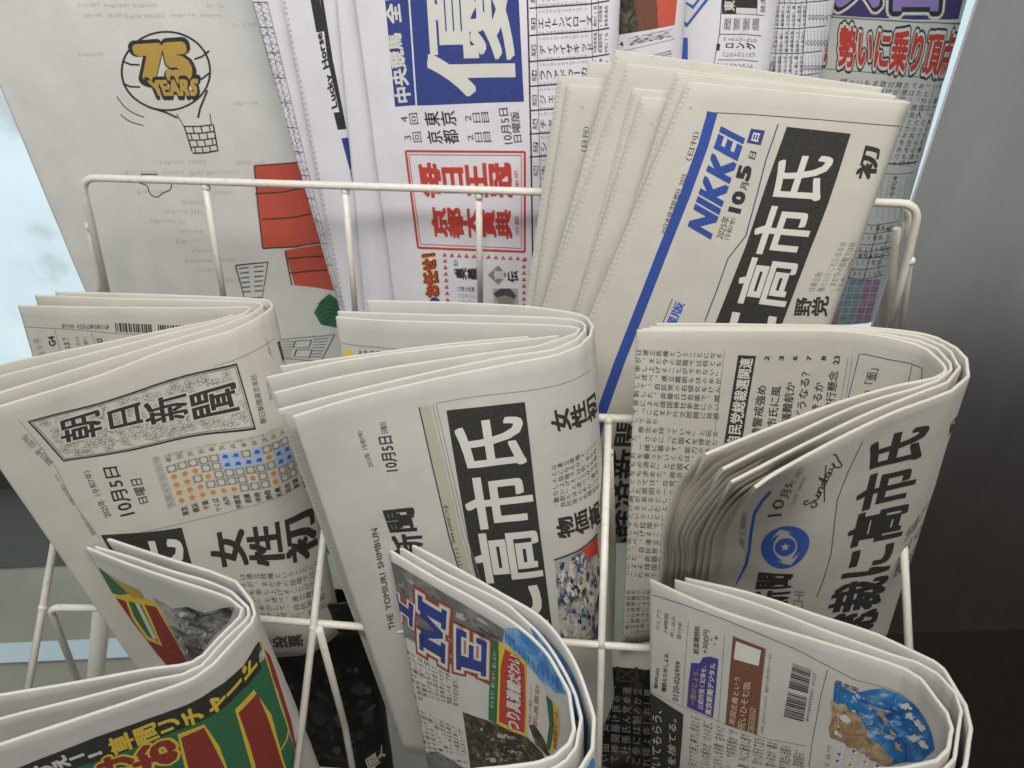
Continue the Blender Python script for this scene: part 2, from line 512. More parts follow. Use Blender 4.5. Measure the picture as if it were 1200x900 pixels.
def cut(V, F, step=1.0):
    """split flat faces along the whole-number lines of the paper's grid so that they can bend with it"""
    lo = V.min(0); hi = V.max(0)
    if hi[0] - lo[0] < 1.0 and hi[1] - lo[1] < 1.6: return V, F
    bm = bmesh.new()
    vs = [bm.verts.new((x, y, 0)) for x, y in V]
    for f in F:
        try: bm.faces.new([vs[k] for k in f])
        except ValueError: pass
    for ax in (0, 1):
        st = 1 if (hi[ax] - lo[ax]) < 200 else 2
        for q in range(int(math.floor(lo[ax])) + 1, int(math.ceil(hi[ax])), st):
            co = (q, 0, 0) if ax == 0 else (0, q, 0)
            no = (1, 0, 0) if ax == 0 else (0, 1, 0)
            bmesh.ops.bisect_plane(bm, geom=bm.verts[:] + bm.edges[:] + bm.faces[:], dist=1e-5, plane_co=co, plane_no=no)
    bm.verts.index_update()
    V2 = np.array([(v.co.x, v.co.y) for v in bm.verts]); F2 = [tuple(v.index for v in f.verts) for f in bm.faces]
    bm.free()
    return V2, F2

class Pen:
    """prints on one side of one sheet; quads are four pixels of the photograph in reading order
    (top-left, top-right, bottom-right, bottom-left of the text held upright)"""
    def __init__(self, sheet, side='out', irange=None):
        self.s, self.side, self.ir = sheet, side, irange
        self.layer = 0
    def ij(self, p):
        return np.array(self.s.inv(p[0], p[1], self.side, self.ir))
    def quad(self, q):
        return [self.ij(p) for p in q]
    @staticmethod
    def bil(Q, uv):
        u = uv[:, :1]; v = uv[:, 1:]
        return (Q[0] * (1 - u) + Q[1] * u) * (1 - v) + (Q[3] * (1 - u) + Q[2] * u) * v
    def put(self, Q, uv, F, mname, layer=0, part=''):
        V = self.bil(Q, np.asarray(uv, float))
        self.raw(V, F, mname, layer, part)
    def raw(self, V, F, mname, layer=0, part=''):
        V, F = cut(np.asarray(V, float), F)
        if not len(F): return
        X = self.s.lift(V, self.side, 0.00022 + 0.00011 * layer)
        # face the viewer's side
        f = F[0]; a, b2, c = X[f[0]], X[f[1]], X[f[2]]
        self.s.prints.setdefault(part, Print()).add(X, F, mname)
    # -- figures
    def box(self, q, mname, layer=0, part=''):
        self.put(self.quad(q), [(0, 0), (1, 0), (1, 1), (0, 1)], [(0, 1, 2, 3)], mname, layer, part)
    def poly(self, pts, mname, layer=0, part=''):
        V = np.array([self.ij(p) for p in pts])
        F = [tuple(range(len(V)))] if len(V) <= 4 else tessellate([[Vector((x, y, 0)) for x, y in V]])
        self.raw(V, [tuple(f) for f in F], mname, layer, part)
    def line(self, pts, wpx, mname, layer=0, part='', close=False):
        """a stroke wpx photograph pixels wide through pixel points"""
        pts = [np.array(p, float) for p in pts]
        if close: pts = pts + [pts[0]]
        dens = []
        for a, b2 in zip(pts[:-1], pts[1:]):
            k = max(1, int(np.linalg.norm(b2 - a) / 25))
            for q in range(k): dens.append(a + (b2 - a) * q / k)
        dens.append(pts[-1])
        d = np.array(dens); t = np.gradient(d, axis=0); t /= np.linalg.norm(t, axis=1)[:, None] + 1e-9
        nn = np.stack([-t[:, 1], t[:, 0]], 1) * (wpx / 2)
        L = [self.ij(p) for p in d + nn]; R = [self.ij(p) for p in d - nn]
        V = np.array(L + R); k = len(d)
        self.raw(V, [(i, i + 1, k + i + 1, k + i) for i in range(k - 1)], mname, layer, part)
    def stroke(self, Q, pts, w, mname, layer=0, part='', close=False, asp=1.0):
        """a stroke in the unit square of an already placed quad Q; asp = its width / height"""
        d = np.array(pts, float)
        if close: d = np.vstack([d, d[:1]])
        e = d * np.array([asp, 1.0])
        t = np.gradient(e, axis=0); t /= np.linalg.norm(t, axis=1)[:, None] + 1e-9
        nn = np.stack([-t[:, 1], t[:, 0]], 1) * (w / 2) / np.array([asp, 1.0])
        k = len(d)
        self.put(Q, np.vstack([d + nn, d - nn]), [(i, i + 1, k + i + 1, k + i) for i in range(k - 1)], mname, layer, part)
    def collage(self, q, inks, n, size, layer=0, part='', seed=1, keep=None):
        """a printed photograph: many small uneven patches of ink inside a quad (pixels)"""
        rnd = random.Random(seed); Q = self.quad(q)
        for k in range(n):
            u, v = rnd.uniform(.03, .97), rnd.uniform(.03, .97)
            r = size * rnd.uniform(.35, 1.0) * (1.0 if k < n * .4 else .5)
            e = rnd.uniform(.4, 1.0); t0 = rnd.uniform(0, 6.28); m_ = rnd.randint(7, 11)
            pts = []
            for a in np.linspace(0, 6.283, m_, endpoint=False):
                rr = r * rnd.uniform(.55, 1.15); x, y = rr * math.cos(a), rr * e * math.sin(a)
                pts.append((min(.995, max(.005, u + x * math.cos(t0) - y * math.sin(t0))), min(.995, max(.005, v + x * math.sin(t0) + y * math.cos(t0)))))
            F = tessellate([[Vector((x, y, 0)) for x, y in pts]])
            self.put(Q, pts, [tuple(f) for f in F], rnd.choice(inks), layer + .9 * k / n, part)
    def frame(self, q, wpx, mname, layer=0, part=''):
        for a in range(4):
            self.line([q[a], q[(a + 1) % 4]], wpx, mname, layer, part)
    # -- lettering
    def text(self, s, q, mname='black', mode='h', bold=0.0, layer=1, part='', tight=True, res=2, Q=None, pad=0.0, gold=0.0):
        Q = Q if Q is not None else self.quad(q)
        fat = bold; bold = 0.0
        items = []
        x = 0.0
        for ch in s:
            if ch in ' 　':
                x += 0.45 if ch == ' ' else 1.0
                continue
            v, f, adv = glyph(ch, bold, res)
            if not len(v): continue
            if mode == 'h':
                items.append((v + np.array([x, 0]), f)); x += adv
            else:
                vv = v.copy()
                if ch in ROT:
                    c = np.array([adv / 2, 0.38]); vv = vv - c; vv = np.stack([vv[:, 1], -vv[:, 0]], 1) + np.array([0.5, 0.38])
                elif adv != 1.0:
                    vv[:, 0] += 0.5 - adv / 2
                if ch in '、。': vv = vv + np.array([0.55, 0.5])
                items.append((vv + np.array([0, -x]), f)); x += 1.0
        if not items: return
        allv = np.vstack([a for a, _ in items])
        if tight:
            x0, y0 = allv.min(0); x1, y1 = allv.max(0)
        elif mode == 'h':
            x0, x1, y0, y1 = 0, x, -0.12, 0.88
        else:
            x0, x1, y0, y1 = 0, 1, 0.88 - x, 0.88
        g = max(0.0, fat - gold) if tight and not gold else 0.0
        dirs = [(0.0, 0.0)]
        if fat > .004:
            if fat <= .05:                              # square nib: corners stay sharp
                dirs += [(fat * a, fat * b2) for a in (-1, 0, 1) for b2 in (-1, 0, 1) if (a, b2) != (0, 0)]
            else:
                dirs += [(fat * math.cos(a), fat * math.sin(a)) for a in np.linspace(.2, 2 * math.pi + .2, 16, endpoint=False)]
                dirs += [(fat * .55 * math.cos(a), fat * .55 * math.sin(a)) for a in np.linspace(0, 2 * math.pi, 6, endpoint=False)]
        if fat <= .04:                                  # heavy type still fills the same box
            x0 -= fat; x1 += fat; y0 -= fat; y1 += fat
        for v, f in items:
            for n_, (dx, dy) in enumerate(dirs):
                uv = np.stack([(v[:, 0] + dx - x0) / (x1 - x0), 1 - (v[:, 1] + dy - y0) / (y1 - y0)], 1)
                self.put(Q, uv, f, mname, layer + (.10 if len(dirs) < 10 else .042) * n_, part)
    def block(self, q, cols, rows, mname='soft_black', mode='v', corpus=None, start=0, bold=0.0, layer=1, part='', lead=0.84, em=0.94, res=1, ragged=0.12, seed=1):
        """running text: cols lines of rows characters; mode v reads down, first line at the right"""
        corpus = corpus or CORPUS
        rnd = random.Random(seed)
        Q = self.quad(q); k = start
        for c in range(cols):
            ln_ = rows
            if rnd.random() < ragged: ln_ = rnd.randint(max(1, rows // 3), rows)
            for r in range(rows):
                if r >= ln_: continue
                ch = corpus[k % len(corpus)]; k += 1
                if ch in ' 　': continue
                v, f, adv = glyph(ch, 0.0, res)
                if not len(v): continue
                vv = v.copy()
                if mode == 'v':
                    if ch in ROT:
                        cc = np.array([adv / 2, 0.38]); vv = vv - cc; vv = np.stack([vv[:, 1], -vv[:, 0]], 1) + np.array([0.5, 0.38])
                    elif adv != 1.0: vv[:, 0] += 0.5 - adv / 2
                    if ch in '、。': vv = vv + np.array([0.55, 0.5])
                    u = (cols - 1 - c + 0.5 + (vv[:, 0] - 0.5) * lead) / cols
                    w = (r + 0.5 - (vv[:, 1] - 0.38) * em) / rows
                else:
                    u = (r + 0.5 + (vv[:, 0] - 0.5) * em) / rows
                    w = (c + 0.5 - (vv[:, 1] - 0.38) * lead) / cols
                self.put(Q, np.stack([u, w], 1), f, mname, layer, part)
CORPUS = ("は連立政権ということになるが、まだ今の段階では何とも申し上げることができない」と述べ、連立離脱もほのめかして、自民党の右傾化をけん制した。"
          "斉藤氏は会談で、関係による靖国神社参拝について「これまで外交問題に発展しており、懸念を持っている」と伝えた。さらに「外国人を排斥し、一緒に暮らす、能力のある方を養っていくのは、"
          "とっても必須だ」と外国人との共生をも求めた。政治とカネをめぐっては、与党が選挙で敗北した原因の一つで、献金の問題があるとして、はじめを付けるとした上で、")

# ------------------------------------------------------------------ setting
def box(name, x0, x1, y0, y1, z0, z1, mname, parent=None):
    V = [(x, y, z) for x in (x0, x1) for y in (y0, y1) for z in (z0, z1)]
    F = [(0, 1, 3, 2), (4, 6, 7, 5), (0, 4, 5, 1), (2, 3, 7, 6), (0, 2, 6, 4), (1, 5, 7, 3)]
    return link_mesh(name, V, F, [mname], None, parent)

m = mat('floor_tile', (0.28, 0.26, 0.20), 0.55, 0.3)
b = m.node_tree.nodes["Principled BSDF"]
tc = nd(m, "ShaderNodeTexCoord"); n1 = nd(m, "ShaderNodeTexNoise"); n1.inputs["Scale"].default_value = 5; n1.inputs["Detail"].default_value = 6
r1 = ramp(m, [(0.3, (0.25, 0.235, 0.185)), (0.7, (0.31, 0.29, 0.225))])
ln(m, tc.outputs["Object"], n1.inputs["Vector"]); ln(m, n1.outputs[0], r1.inputs[0]); ln(m, r1.outputs[0], b.inputs["Base Color"])
mat('floor_strip', (0.50, 0.58, 0.60), 0.4, 0.4)
mat('door_rail', (0.085, 0.085, 0.075), 0.7, 0.2)
m = mat('steel', (0.7, 0.7, 0.7), 0.30, 0.5, 1.0)
b = m.node_tree.nodes["Principled BSDF"]
tc = nd(m, "ShaderNodeTexCoord"); mp = nd(m, "ShaderNodeMapping"); mp.inputs["Scale"].default_value = (6, 6, 1.2)
n1 = nd(m, "ShaderNodeTexNoise"); n1.inputs["Scale"].default_value = 3; n1.inputs["Detail"].default_value = 5
r1 = ramp(m, [(0.3, (0.80, 0.80, 0.79)), (0.7, (0.92, 0.92, 0.91))])
ln(m, tc.outputs["Object"], mp.inputs[0]); ln(m, mp.outputs[0], n1.inputs["Vector"]); ln(m, n1.outputs[0], r1.inputs[0]); ln(m, r1.outputs[0], b.inputs["Base Color"])
m = mat('dark_wood', (0.014, 0.008, 0.006), 0.45, 0.25)
b = m.node_tree.nodes["Principled BSDF"]
tc = nd(m, "ShaderNodeTexCoord"); n1 = nd(m, "ShaderNodeTexNoise"); n1.inputs["Scale"].default_value = 120; n1.inputs["Detail"].default_value = 3
r1 = ramp(m, [(0.55, (0.014, 0.008, 0.006)), (0.80, (0.024, 0.014, 0.010))])
ln(m, tc.outputs["Object"], n1.inputs["Vector"]); ln(m, n1.outputs[0], r1.inputs[0]); ln(m, r1.outputs[0], b.inputs["Base Color"])
m = mat('lit_glass', (0.5, 0.6, 0.62), 0.15, 0.5)          # the shop window with daylight behind it
b = m.node_tree.nodes["Principled BSDF"]
tc = nd(m, "ShaderNodeTexCoord"); n1 = nd(m, "ShaderNodeTexNoise"); n1.inputs["Scale"].default_value = 5.5; n1.inputs["Detail"].default_value = 4
r1 = ramp(m, [(0.26, (0.44, 0.51, 0.52)), (0.38, (0.62, 0.77, 0.83)), (0.6, (0.70, 0.85, 0.91)), (0.8, (0.84, 0.95, 0.98))])
ln(m, tc.outputs["Object"], n1.inputs["Vector"]); ln(m, n1.outputs[0], r1.inputs[0]); ln(m, r1.outputs[0], b.inputs["Emission Color"])
b.inputs["Emission Strength"].default_value = 0.86
b.inputs["Base Color"].default_value = (0.25, 0.3, 0.32, 1)

fl = link_mesh("floor", [(-4, -0.55, 0), (4, -0.55, 0), (4, 3, 0), (-4, 3, 0)], [(0, 1, 2, 3)], ['floor_tile'])
tag(fl, "grey olive shop floor below the rack", kind="structure")
st = link_mesh("floor_strip", [(-2.2, 0.915, 0.004), (-0.42, 0.933, 0.004), (-0.42, 0.983, 0.004), (-2.2, 0.965, 0.004)], [(0, 1, 2, 3)], ['floor_strip'])
tag(st, "pale blue strip across the shop floor", kind="structure")
fm = link_mesh("added_dark_floor", [(0.30, -0.55, 0.004), (3, -0.55, 0.004), (3, .80, 0.004), (0.30, .80, 0.004)], [(0, 1, 2, 3)], ['dark_wood'])  # added sheet, dark so that the steel reflects less light low down
tag(fm, "dark brown floor right of the rack", kind="structure")
th = link_mesh("door_threshold", [(-2.6, 1.17, 0.004), (0.9, 1.22, 0.004), (0.9, 1.46, 0.004), (-2.6, 1.46, 0.004)], [(0, 1, 2, 3)], ['door_rail'])
tag(th, "dark grey threshold strip in front of the window", kind="structure")
GY = 1.50
gw = empty("glass_window", (-0.3, GY, 0))
tag(gw, "bright pale blue shop window pane behind the newspaper rack", "window")
def rel(o, p):
    o.parent = p
    o.matrix_parent_inverse = Matrix.Translation(p.location).inverted()
    return o
rel(box("pane", -3.2, 1.6, GY, GY + 0.01, 0.075, 2.6, 'lit_glass'), gw)
rel(box("bottom_rail", -3.2, 1.6, GY - 0.035, GY + 0.02, 0.0, 0.072, 'door_rail'), gw)
sp = empty("metal_panel", (1.1, .78, 0))
tag(sp, "brushed grey metal panel standing right of the rack, dark brown at its foot", "panel")
ZB = CAM[2] - 1.26
PY = .80
PX = at_y(1073, 227, PY)[0]
rel(box("steel_sheet", PX, 2.6, PY, PY + .005, ZB, 2.5, 'steel'), sp)
V = [(PX, PY - .003, ZB), (2.6, PY - .003, ZB), (2.6, .60, 0.006), (PX, .60, 0.006), (PX, PY + .005, ZB), (2.6, PY + .005, ZB), (2.6, PY + .005, .006), (PX, PY + .005, .006)]
rel(link_mesh("base_board", V, [(0, 3, 2, 1), (0, 1, 5, 4), (1, 2, 6, 5), (3, 0, 4, 7), (4, 5, 6, 7), (2, 3, 7, 6)], ['dark_wood']), sp)

# ------------------------------------------------------------------ the wire rack
rack = empty("newspaper_rack", (0.0, 0.6, 0.0))
tag(rack, "white coated wire rack in stepped tiers holding all the newspapers", "rack")
def tube(name, pts, r=0.0041, bend=0.02, mname='coated_wire', parent=rack, sides=12, weld=()):
    P = [np.array(p, float) for p in pts]
    C = [P[0]]
    for a, b2, c in zip(P[:-2], P[1:-1], P[2:]):
        d1 = min(bend, np.linalg.norm(b2 - a) * 0.45); d2 = min(bend, np.linalg.norm(c - b2) * 0.45)
        s = b2 + (a - b2) / np.linalg.norm(a - b2) * d1; e = b2 + (c - b2) / np.linalg.norm(c - b2) * d2
        for q in np.linspace(0, 1, 7):
            C.append((1 - q) ** 2 * s + 2 * q * (1 - q) * b2 + q * q * e)
    C.append(P[-1])
    C = np.array(C); k = len(C)
    T = np.gradient(C, axis=0); T /= np.linalg.norm(T, axis=1)[:, None]
    ref = np.array([0.31, 0.52, 0.8]); V = []
    u = np.cross(T[0], ref); u /= np.linalg.norm(u)
    for i in range(k):
        u = u - T[i] * (u @ T[i]); u /= np.linalg.norm(u); v = np.cross(T[i], u)
        for s in range(sides):
            a = 2 * math.pi * s / sides
            V.append(C[i] + (u * math.cos(a) + v * math.sin(a)) * r)
    F = []
    for i in range(k - 1):
        for s in range(sides):
            F.append((i * sides + s, i * sides + (s + 1) % sides, (i + 1) * sides + (s + 1) % sides, (i + 1) * sides + s))
    F.append(tuple(range(sides))[::-1]); F.append(tuple((k - 1) * sides + s for s in range(sides)))
    sm = [True] * (len(F) - 2) + [False, False]
    for w_ in weld:                                     # drops of weld under the coating
        o = len(V); w_ = np.array(w_); rr = r * 1.18
        for a in range(7):
            th = math.pi * a / 6
            for s in range(10):
                ph = 2 * math.pi * s / 10
                V.append(w_ + rr * np.array([math.sin(th) * math.cos(ph), math.sin(th) * math.sin(ph), math.cos(th) * 1.05]))
        for a in range(6):
            for s in range(10):
                F.append((o + a * 10 + s, o + a * 10 + (s + 1) % 10, o + (a + 1) * 10 + (s + 1) % 10, o + (a + 1) * 10 + s)); sm.append(True)
    o = link_mesh(name, V, F, [mname], None, None, sm)
    return rel(o, parent)
R1L, R1R = at_h(95, 208, .36), at_h(1078, 239, .36)
def on(a, b2, t): return a * (1 - t) + b2 * t
R1d = (R1R - R1L)
lo = lambda px, py: at_h(px, py, .62)
SL = at_y(135, 385, .924)
w1 = [at_h(240, 214, .362), at_h(404, 219, .362), at_h(561, 224, .362), at_h(730, 229, .362), at_h(905, 234, .362)]
tube("rail", [SL, R1L, R1R, at_y(1064, 303, .757), at_y(1040, 395, .757)], 0.0047, 0.022, weld=[p - np.array([0, 0, .006]) for p in w1[:3]] + [at_y(1067, 306, .757)])
w1b = [at_h(266, 372, .55), at_h(418, 385, .55), at_h(563, 372, .55), at_h(706, 372, .55), at_h(862, 380, .55)]
for a, b2 in zip(w1, w1b):
    tube("upright", [a, b2], 0.0040)
tube("upright", [at_y(103, 262, .935), at_y(116, 318, .94), at_y(118, 375, .95)], 0.0040, weld=[at_y(104, 266, .93)])
tube("upright", [at_y(1062, 236, .772), at_y(1067, 300, .77), at_y(1052, 420, .775)], 0.0040)
tube("upright", [at_y(1051, 268, .79), at_y(1047, 300, .79), at_y(1040, 430, .79)], 0.0048)
# second rail, slanting rods, third rail
h2, h3 = .54, .72
tube("rail", [at_h(96, 470, h2), at_h(712, 490, h2), at_h(1040, 500, h2)], 0.0048, weld=[at_h(713, 493, h2)])
def rod(a, b2, name="slanting_rod", r=0.0042, ext=1.5, weld=True):
    A, B = at_h(*a), at_h(*b2)
    return tube(name, [A, A + (B - A) * ext], r, weld=[B] if weld else ())
rod((92, 478, h2), (50, 712, h3), ext=1.6)
rod((396, 486, h2), (367, 736, h3), ext=1.9)
rod((713, 492, h2), (705, 757, h3), ext=1.9)
rod((1052, 505, h2), (1066, 775, h3), ext=1.2)
tube("rail", [at_h(100, 820, .93), at_h(58, 712, h3), at_h(140, 713, h3), at_h(367, 730, h3), at_h(705, 756, h3), at_h(1066, 780, h3)], 0.0042, 0.014, weld=[at_h(367, 731, h3), at_h(705, 757, h3)])
tube("brace", [at_h(374, 738, h3), at_h(404, 850, .98), at_h(424, 960, 1.2)], 0.0044)
tube("brace", [at_h(714, 530, .57), at_h(718, 640, .76), at_h(716, 760, .98)], 0.0044, weld=[at_h(714, 530, .57)])
tube("post", [at_h(122, 690, .86), at_h(110, 815, 1.10), at_h(104, 880, CAMZ - .0)], 0.0125, 0.03)
tube("post", [at_h(1000, 700, 1.0), at_h(985, 760, CAMZ)], 0.0125)
q = 0.86
tube("rail", [at_h(40, 850, .98), at_h(330, 900, .98), at_h(760, 930, .98), at_h(1090, 960, .98)], 0.0046)

# ------------------------------------------------------------------ newspapers: the folded sections
HM, HL = 0.42, 0.60          # how far the folded edges of the middle and the lower tier lie below the camera
S = {}
SH_M = np.array([0.0, -.085, -.42])
SH_T = np.array([.022, -.085, -.40])
SH_C = np.array([.014, -.08, -.40])
# middle tier, left: three papers folded in a U
S['A_out'] = fold([(-40, 491), (0, 477), (110, 443), (200, 409), (277, 386), (306, 371), (319, 360), (315, 353), (296, 351), (180, 346), (66, 343)], HM,
                  [(168, 792), (180, 790), (250, 784), (310, 771), (362, 765), (384, 752), (399, 738), (395, 728), (360, 710), (280, 690), (150, 660)], .82, w=.0034, seed=1)
S['A_mid'] = fold([(-30, 471), (0, 461), (110, 427), (200, 400), (270, 379), (299, 366), (308, 358), (303, 355), (290, 354), (160, 351), (42, 347)], HM,
                  [(171, 770), (182, 768), (250, 760), (305, 752), (350, 744), (376, 734), (388, 728), (385, 722), (350, 705), (270, 685), (128, 655)], .82, w=.0032, seed=2)
S['A_in'] = fold([(-30, 452), (0, 442), (110, 414), (200, 391), (262, 376), (288, 367), (294, 363), (288, 360), (270, 361), (150, 361), (22, 359)], HM,
                  [(171, 760), (182, 758), (250, 750), (300, 742), (345, 734), (370, 727), (378, 722), (372, 715), (330, 700), (255, 690), (112, 665)], .82, w=.0030, seed=3)
S['A_in2'] = fold([(-30, 437), (0, 428), (110, 405), (200, 386), (255, 375), (275, 369)], HM,
                  [(171, 750), (182, 748), (250, 740), (300, 732), (335, 726), (350, 721)], .82, w=.0026, seed=4)
# middle tier, centre
S['Y_out'] = fold([(343, 489), (405, 470), (496, 448), (598, 427), (654, 416), (681, 405), (693, 391), (694, 379), (684, 371), (636, 362), (545, 356), (430, 353)], HM,
                  [(450, 806), (505, 806), (580, 806), (650, 792), (690, 775), (706, 762), (714, 748), (712, 735), (700, 725), (660, 700), (560, 690), (470, 685)], .82, w=.0034, seed=5, ext=1.35)
S['Y_mid'] = fold([(326, 481), (440, 452), (580, 421), (660, 407), (680, 394), (686, 383), (676, 376), (620, 372), (492, 369), (396, 366)], HM,
                  [(437, 785), (520, 780), (620, 772), (680, 762), (698, 748), (704, 738), (690, 728), (640, 712), (520, 700), (440, 690)], .82, w=.0032, seed=6, ext=1.35)
S['Y_in'] = fold([(321, 461), (405, 441), (545, 418), (650, 402), (672, 393), (679, 386), (664, 383), (545, 379), (447, 376), (394, 372)], HM,
                  [(434, 770), (500, 765), (600, 755), (670, 748), (690, 738), (697, 730), (680, 722), (560, 712), (500, 705), (440, 695)], .82, w=.0030, seed=7, ext=1.35)
S['Y_in2'] = fold([(312, 443), (400, 424), (500, 410), (600, 400), (655, 394)], HM,
                  [(428, 760), (500, 755), (580, 745), (640, 738), (675, 730)], .82, w=.0030, seed=8)
S['Y_in3'] = fold([(328, 430), (420, 417), (520, 404), (620, 395)], HM,
                  [(436, 750), (510, 745), (590, 738), (650, 728)], .82, w=.0026, seed=9)
# middle tier, right
S['M_out'] = fold([(884, 572), (905, 557), (975, 518), (1045, 485), (1101, 464), (1125, 453), (1136, 436), (1128, 415), (1097, 396), (1024, 385), (880, 381), (768, 380)], HM,
                  [(812, 800), (845, 806), (915, 800), (972, 785), (1012, 768), (1030, 755), (1036, 745)] + [None] * 5, .82, w=.0034, seed=10, shl=SH_M, flare=[(838, 652, .588), (872, 640, .575)])
S['M_mid'] = fold([(856, 565), (940, 522), (1010, 488), (1080, 460), (1113, 446), (1124, 431), (1114, 413), (1088, 398), (1020, 387), (880, 384), (760, 384)], HM,
                  [(806, 780), (880, 778), (950, 770), (1000, 755), (1018, 745), (1024, 735)] + [None] * 5, .82, w=.0030, seed=11, shl=SH_M, flare=[(811, 655, .588), (868, 640, .575)])
S['M_in'] = fold([(846, 550), (926, 511), (1010, 474), (1080, 453), (1110, 440), (1115, 430), (1101, 411), (1074, 399), (1016, 389), (900, 386), (752, 386)], HM,
                  [(800, 770), (870, 765), (945, 756), (995, 744), (1012, 736), (1016, 728)] + [None] * 5, .82, w=.0030, seed=12, shl=SH_M, flare=[(795, 655, .588), (850, 640, .575)])
S['M_in2'] = fold([(826, 533), (905, 501), (975, 475), (1045, 454), (1098, 442), (1108, 434), (1098, 420), (1080, 407), (1010, 391), (870, 388), (746, 388)], HM,
                  [(790, 760), (860, 755), (935, 748), (985, 738), (1008, 731), (1012, 724)] + [None] * 5, .82, w=.0034, seed=13, shl=SH_M, flare=[(781, 655, .588), (838, 640, .575)])
# upper middle tier: the stack leaning to the right
def leaning(tl, tr, bl, br, yo, **kw):
    def ys(a, b2, f): return a * (1 - f) + b2 * f
    k = 5
    top = [(tl[0] + (tr[0] - tl[0]) * f, tl[1] + (tr[1] - tl[1]) * f, ys(.770, .735, f) + yo) for f in np.linspace(0, 1, k)]
    bot = [(bl[0] + (br[0] - bl[0]) * f, bl[1] + (br[1] - bl[1]) * f, ys(.655, .645, f) + yo) for f in np.linspace(0, 1, k)]
    return top, bot
def leaf(name, tl, p2, tr, yo, seed, w=.0028, curl=None, yb=640):
    dx = (p2[0] - tl[0]) / (p2[1] - tl[1])
    bl = (tl[0] + dx * (yb - tl[1]), yb)
    br = (tr[0] - .35 * (yb - tr[1]), yb - 10)
    top, bot = leaning(tl, tr, bl, br, yo)
    if curl:
        e = top[-1]; f = bot[-1]
        top += [(e[0] + 4, e[1] + 1, e[2] + .006), (e[0] + 3, e[1] - 1, e[2] + .02), (e[0] - 14, e[1] - 4, e[2] + .034)]
        bot += [(f[0] + 4, f[1] + 1, f[2] + .006), (f[0] + 3, f[1] - 1, f[2] + .02), (f[0] - 14, f[1] - 4, f[2] + .034)]
    S[name] = upright(top, bot, w=w, seed=seed, crumple=.0012)
leaf('N1', (806, 97), (722, 296), (1060, 121), 0, 21, curl=True)
leaf('N2', (792, 86), (730, 280), (1050, 114), .010, 22)
leaf('N6', (751, 115), (723, 205), (1030, 132), .018, 23)
leaf('N5', (741, 105), (715, 205), (1030, 126), .024, 24)
leaf('N4', (734, 76), (690, 202), (1046, 112), .032, 25)
leaf('N3', (721, 60), (681, 200), (1034, 104), .038, 26)
leaf('N8', (665, 100), (649, 202), (960, 116), .048, 27)
leaf('N7', (654, 90), (638, 202), (960, 108), .054, 28)
leaf('N9', (689, 73), (672, 202), (960, 100), .062, 29)
# lower tier, right
S['T_in'] = fold([(762, 680), (845, 716), (964, 753), (1038, 776), (1073, 791), (1100, 819), (1114, 849), (1113, 872), (1100, 890), (1070, 899), (1000, 905), (900, 925), (800, 960)], HL,
                 None, 1.0, w=.0034, seed=31, shl=SH_T)
S['T_mid'] = fold([(791, 680), (880, 706), (964, 738), (1038, 765), (1090, 784), (1119, 812), (1127, 845), (1124, 872), (1112, 898), (1070, 912), (1000, 920), (900, 940), (800, 975)], HL,
                  None, 1.0, w=.0030, seed=32, shl=SH_T)
S['T_out'] = fold([(803, 678), (880, 696), (960, 722), (1030, 745), (1066, 762), (1102, 781), (1129, 821), (1138, 858), (1136, 884), (1122, 912), (1075, 928), (1000, 936), (900, 956), (800, 990)], HL,
                  None, 1.0, w=.0034, seed=33, shl=SH_T)
# lower tier, centre
S['C_in'] = fold([(458, 646), (511, 678), (559, 704), (606, 733), (640, 765), (656, 791), (670, 820), (673, 855), (662, 878), (640, 891), (600, 898), (540, 905), (470, 925)], HL,
                 None, 1.0, w=.0034, seed=35, shl=SH_C)
S['C_mid'] = fold([(464, 639), (527, 675), (598, 711), (636, 748), (663, 790), (679, 829), (681, 858), (670, 884), (650, 900), (600, 910), (540, 918), (470, 938)], HL,
                  None, 1.0, w=.0030, seed=36, shl=SH_C)
S['C_out'] = fold([(477, 636), (527, 662), (585, 695), (636, 726), (669, 768), (689, 816), (698, 852), (695, 876), (676, 905), (640, 920), (540, 935), (470, 955)], HL,
                  None, 1.0, w=.0034, seed=37, shl=SH_C)
# lower tier, left
S['G_in'] = fold([(-40, 823), (0, 815), (90, 800), (171, 785), (230, 774), (256, 748), (281, 723), (284, 714), (270, 702), (247, 693), (200, 678), (150, 661), (102, 642)], HL,
                 None, 1.0, w=.0032, seed=41)
S['G_mid'] = fold([(-40, 856), (0, 843), (90, 820), (171, 799), (232, 783), (261, 752), (289, 725), (292, 716), (277, 698), (247, 683), (200, 669), (150, 652), (112, 641)], HL,
                  None, 1.0, w=.0030, seed=42)
S['G_out'] = fold([(-40, 888), (0, 873), (90, 843), (168, 817), (234, 791), (272, 757), (297, 726), (298, 712), (290, 698), (277, 682), (253, 672), (200, 656), (116, 628)], HL,
                  None, 1.0, w=.0034, seed=43)
# dark paper low in the gap, its top raised to paint shade black
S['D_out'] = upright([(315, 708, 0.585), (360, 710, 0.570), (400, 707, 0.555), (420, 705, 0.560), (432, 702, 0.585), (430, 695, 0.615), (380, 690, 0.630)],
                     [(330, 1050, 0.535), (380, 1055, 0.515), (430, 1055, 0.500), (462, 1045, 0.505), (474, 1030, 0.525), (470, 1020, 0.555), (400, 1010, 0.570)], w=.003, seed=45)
S['L2'] = upright([(640, 752, .56), (700, 760, .55), (740, 764, .55), (800, 770, .545)], [(660, 960, .40), (702, 962, .395), (742, 964, .395), (800, 968, .39)], w=.003, seed=47)
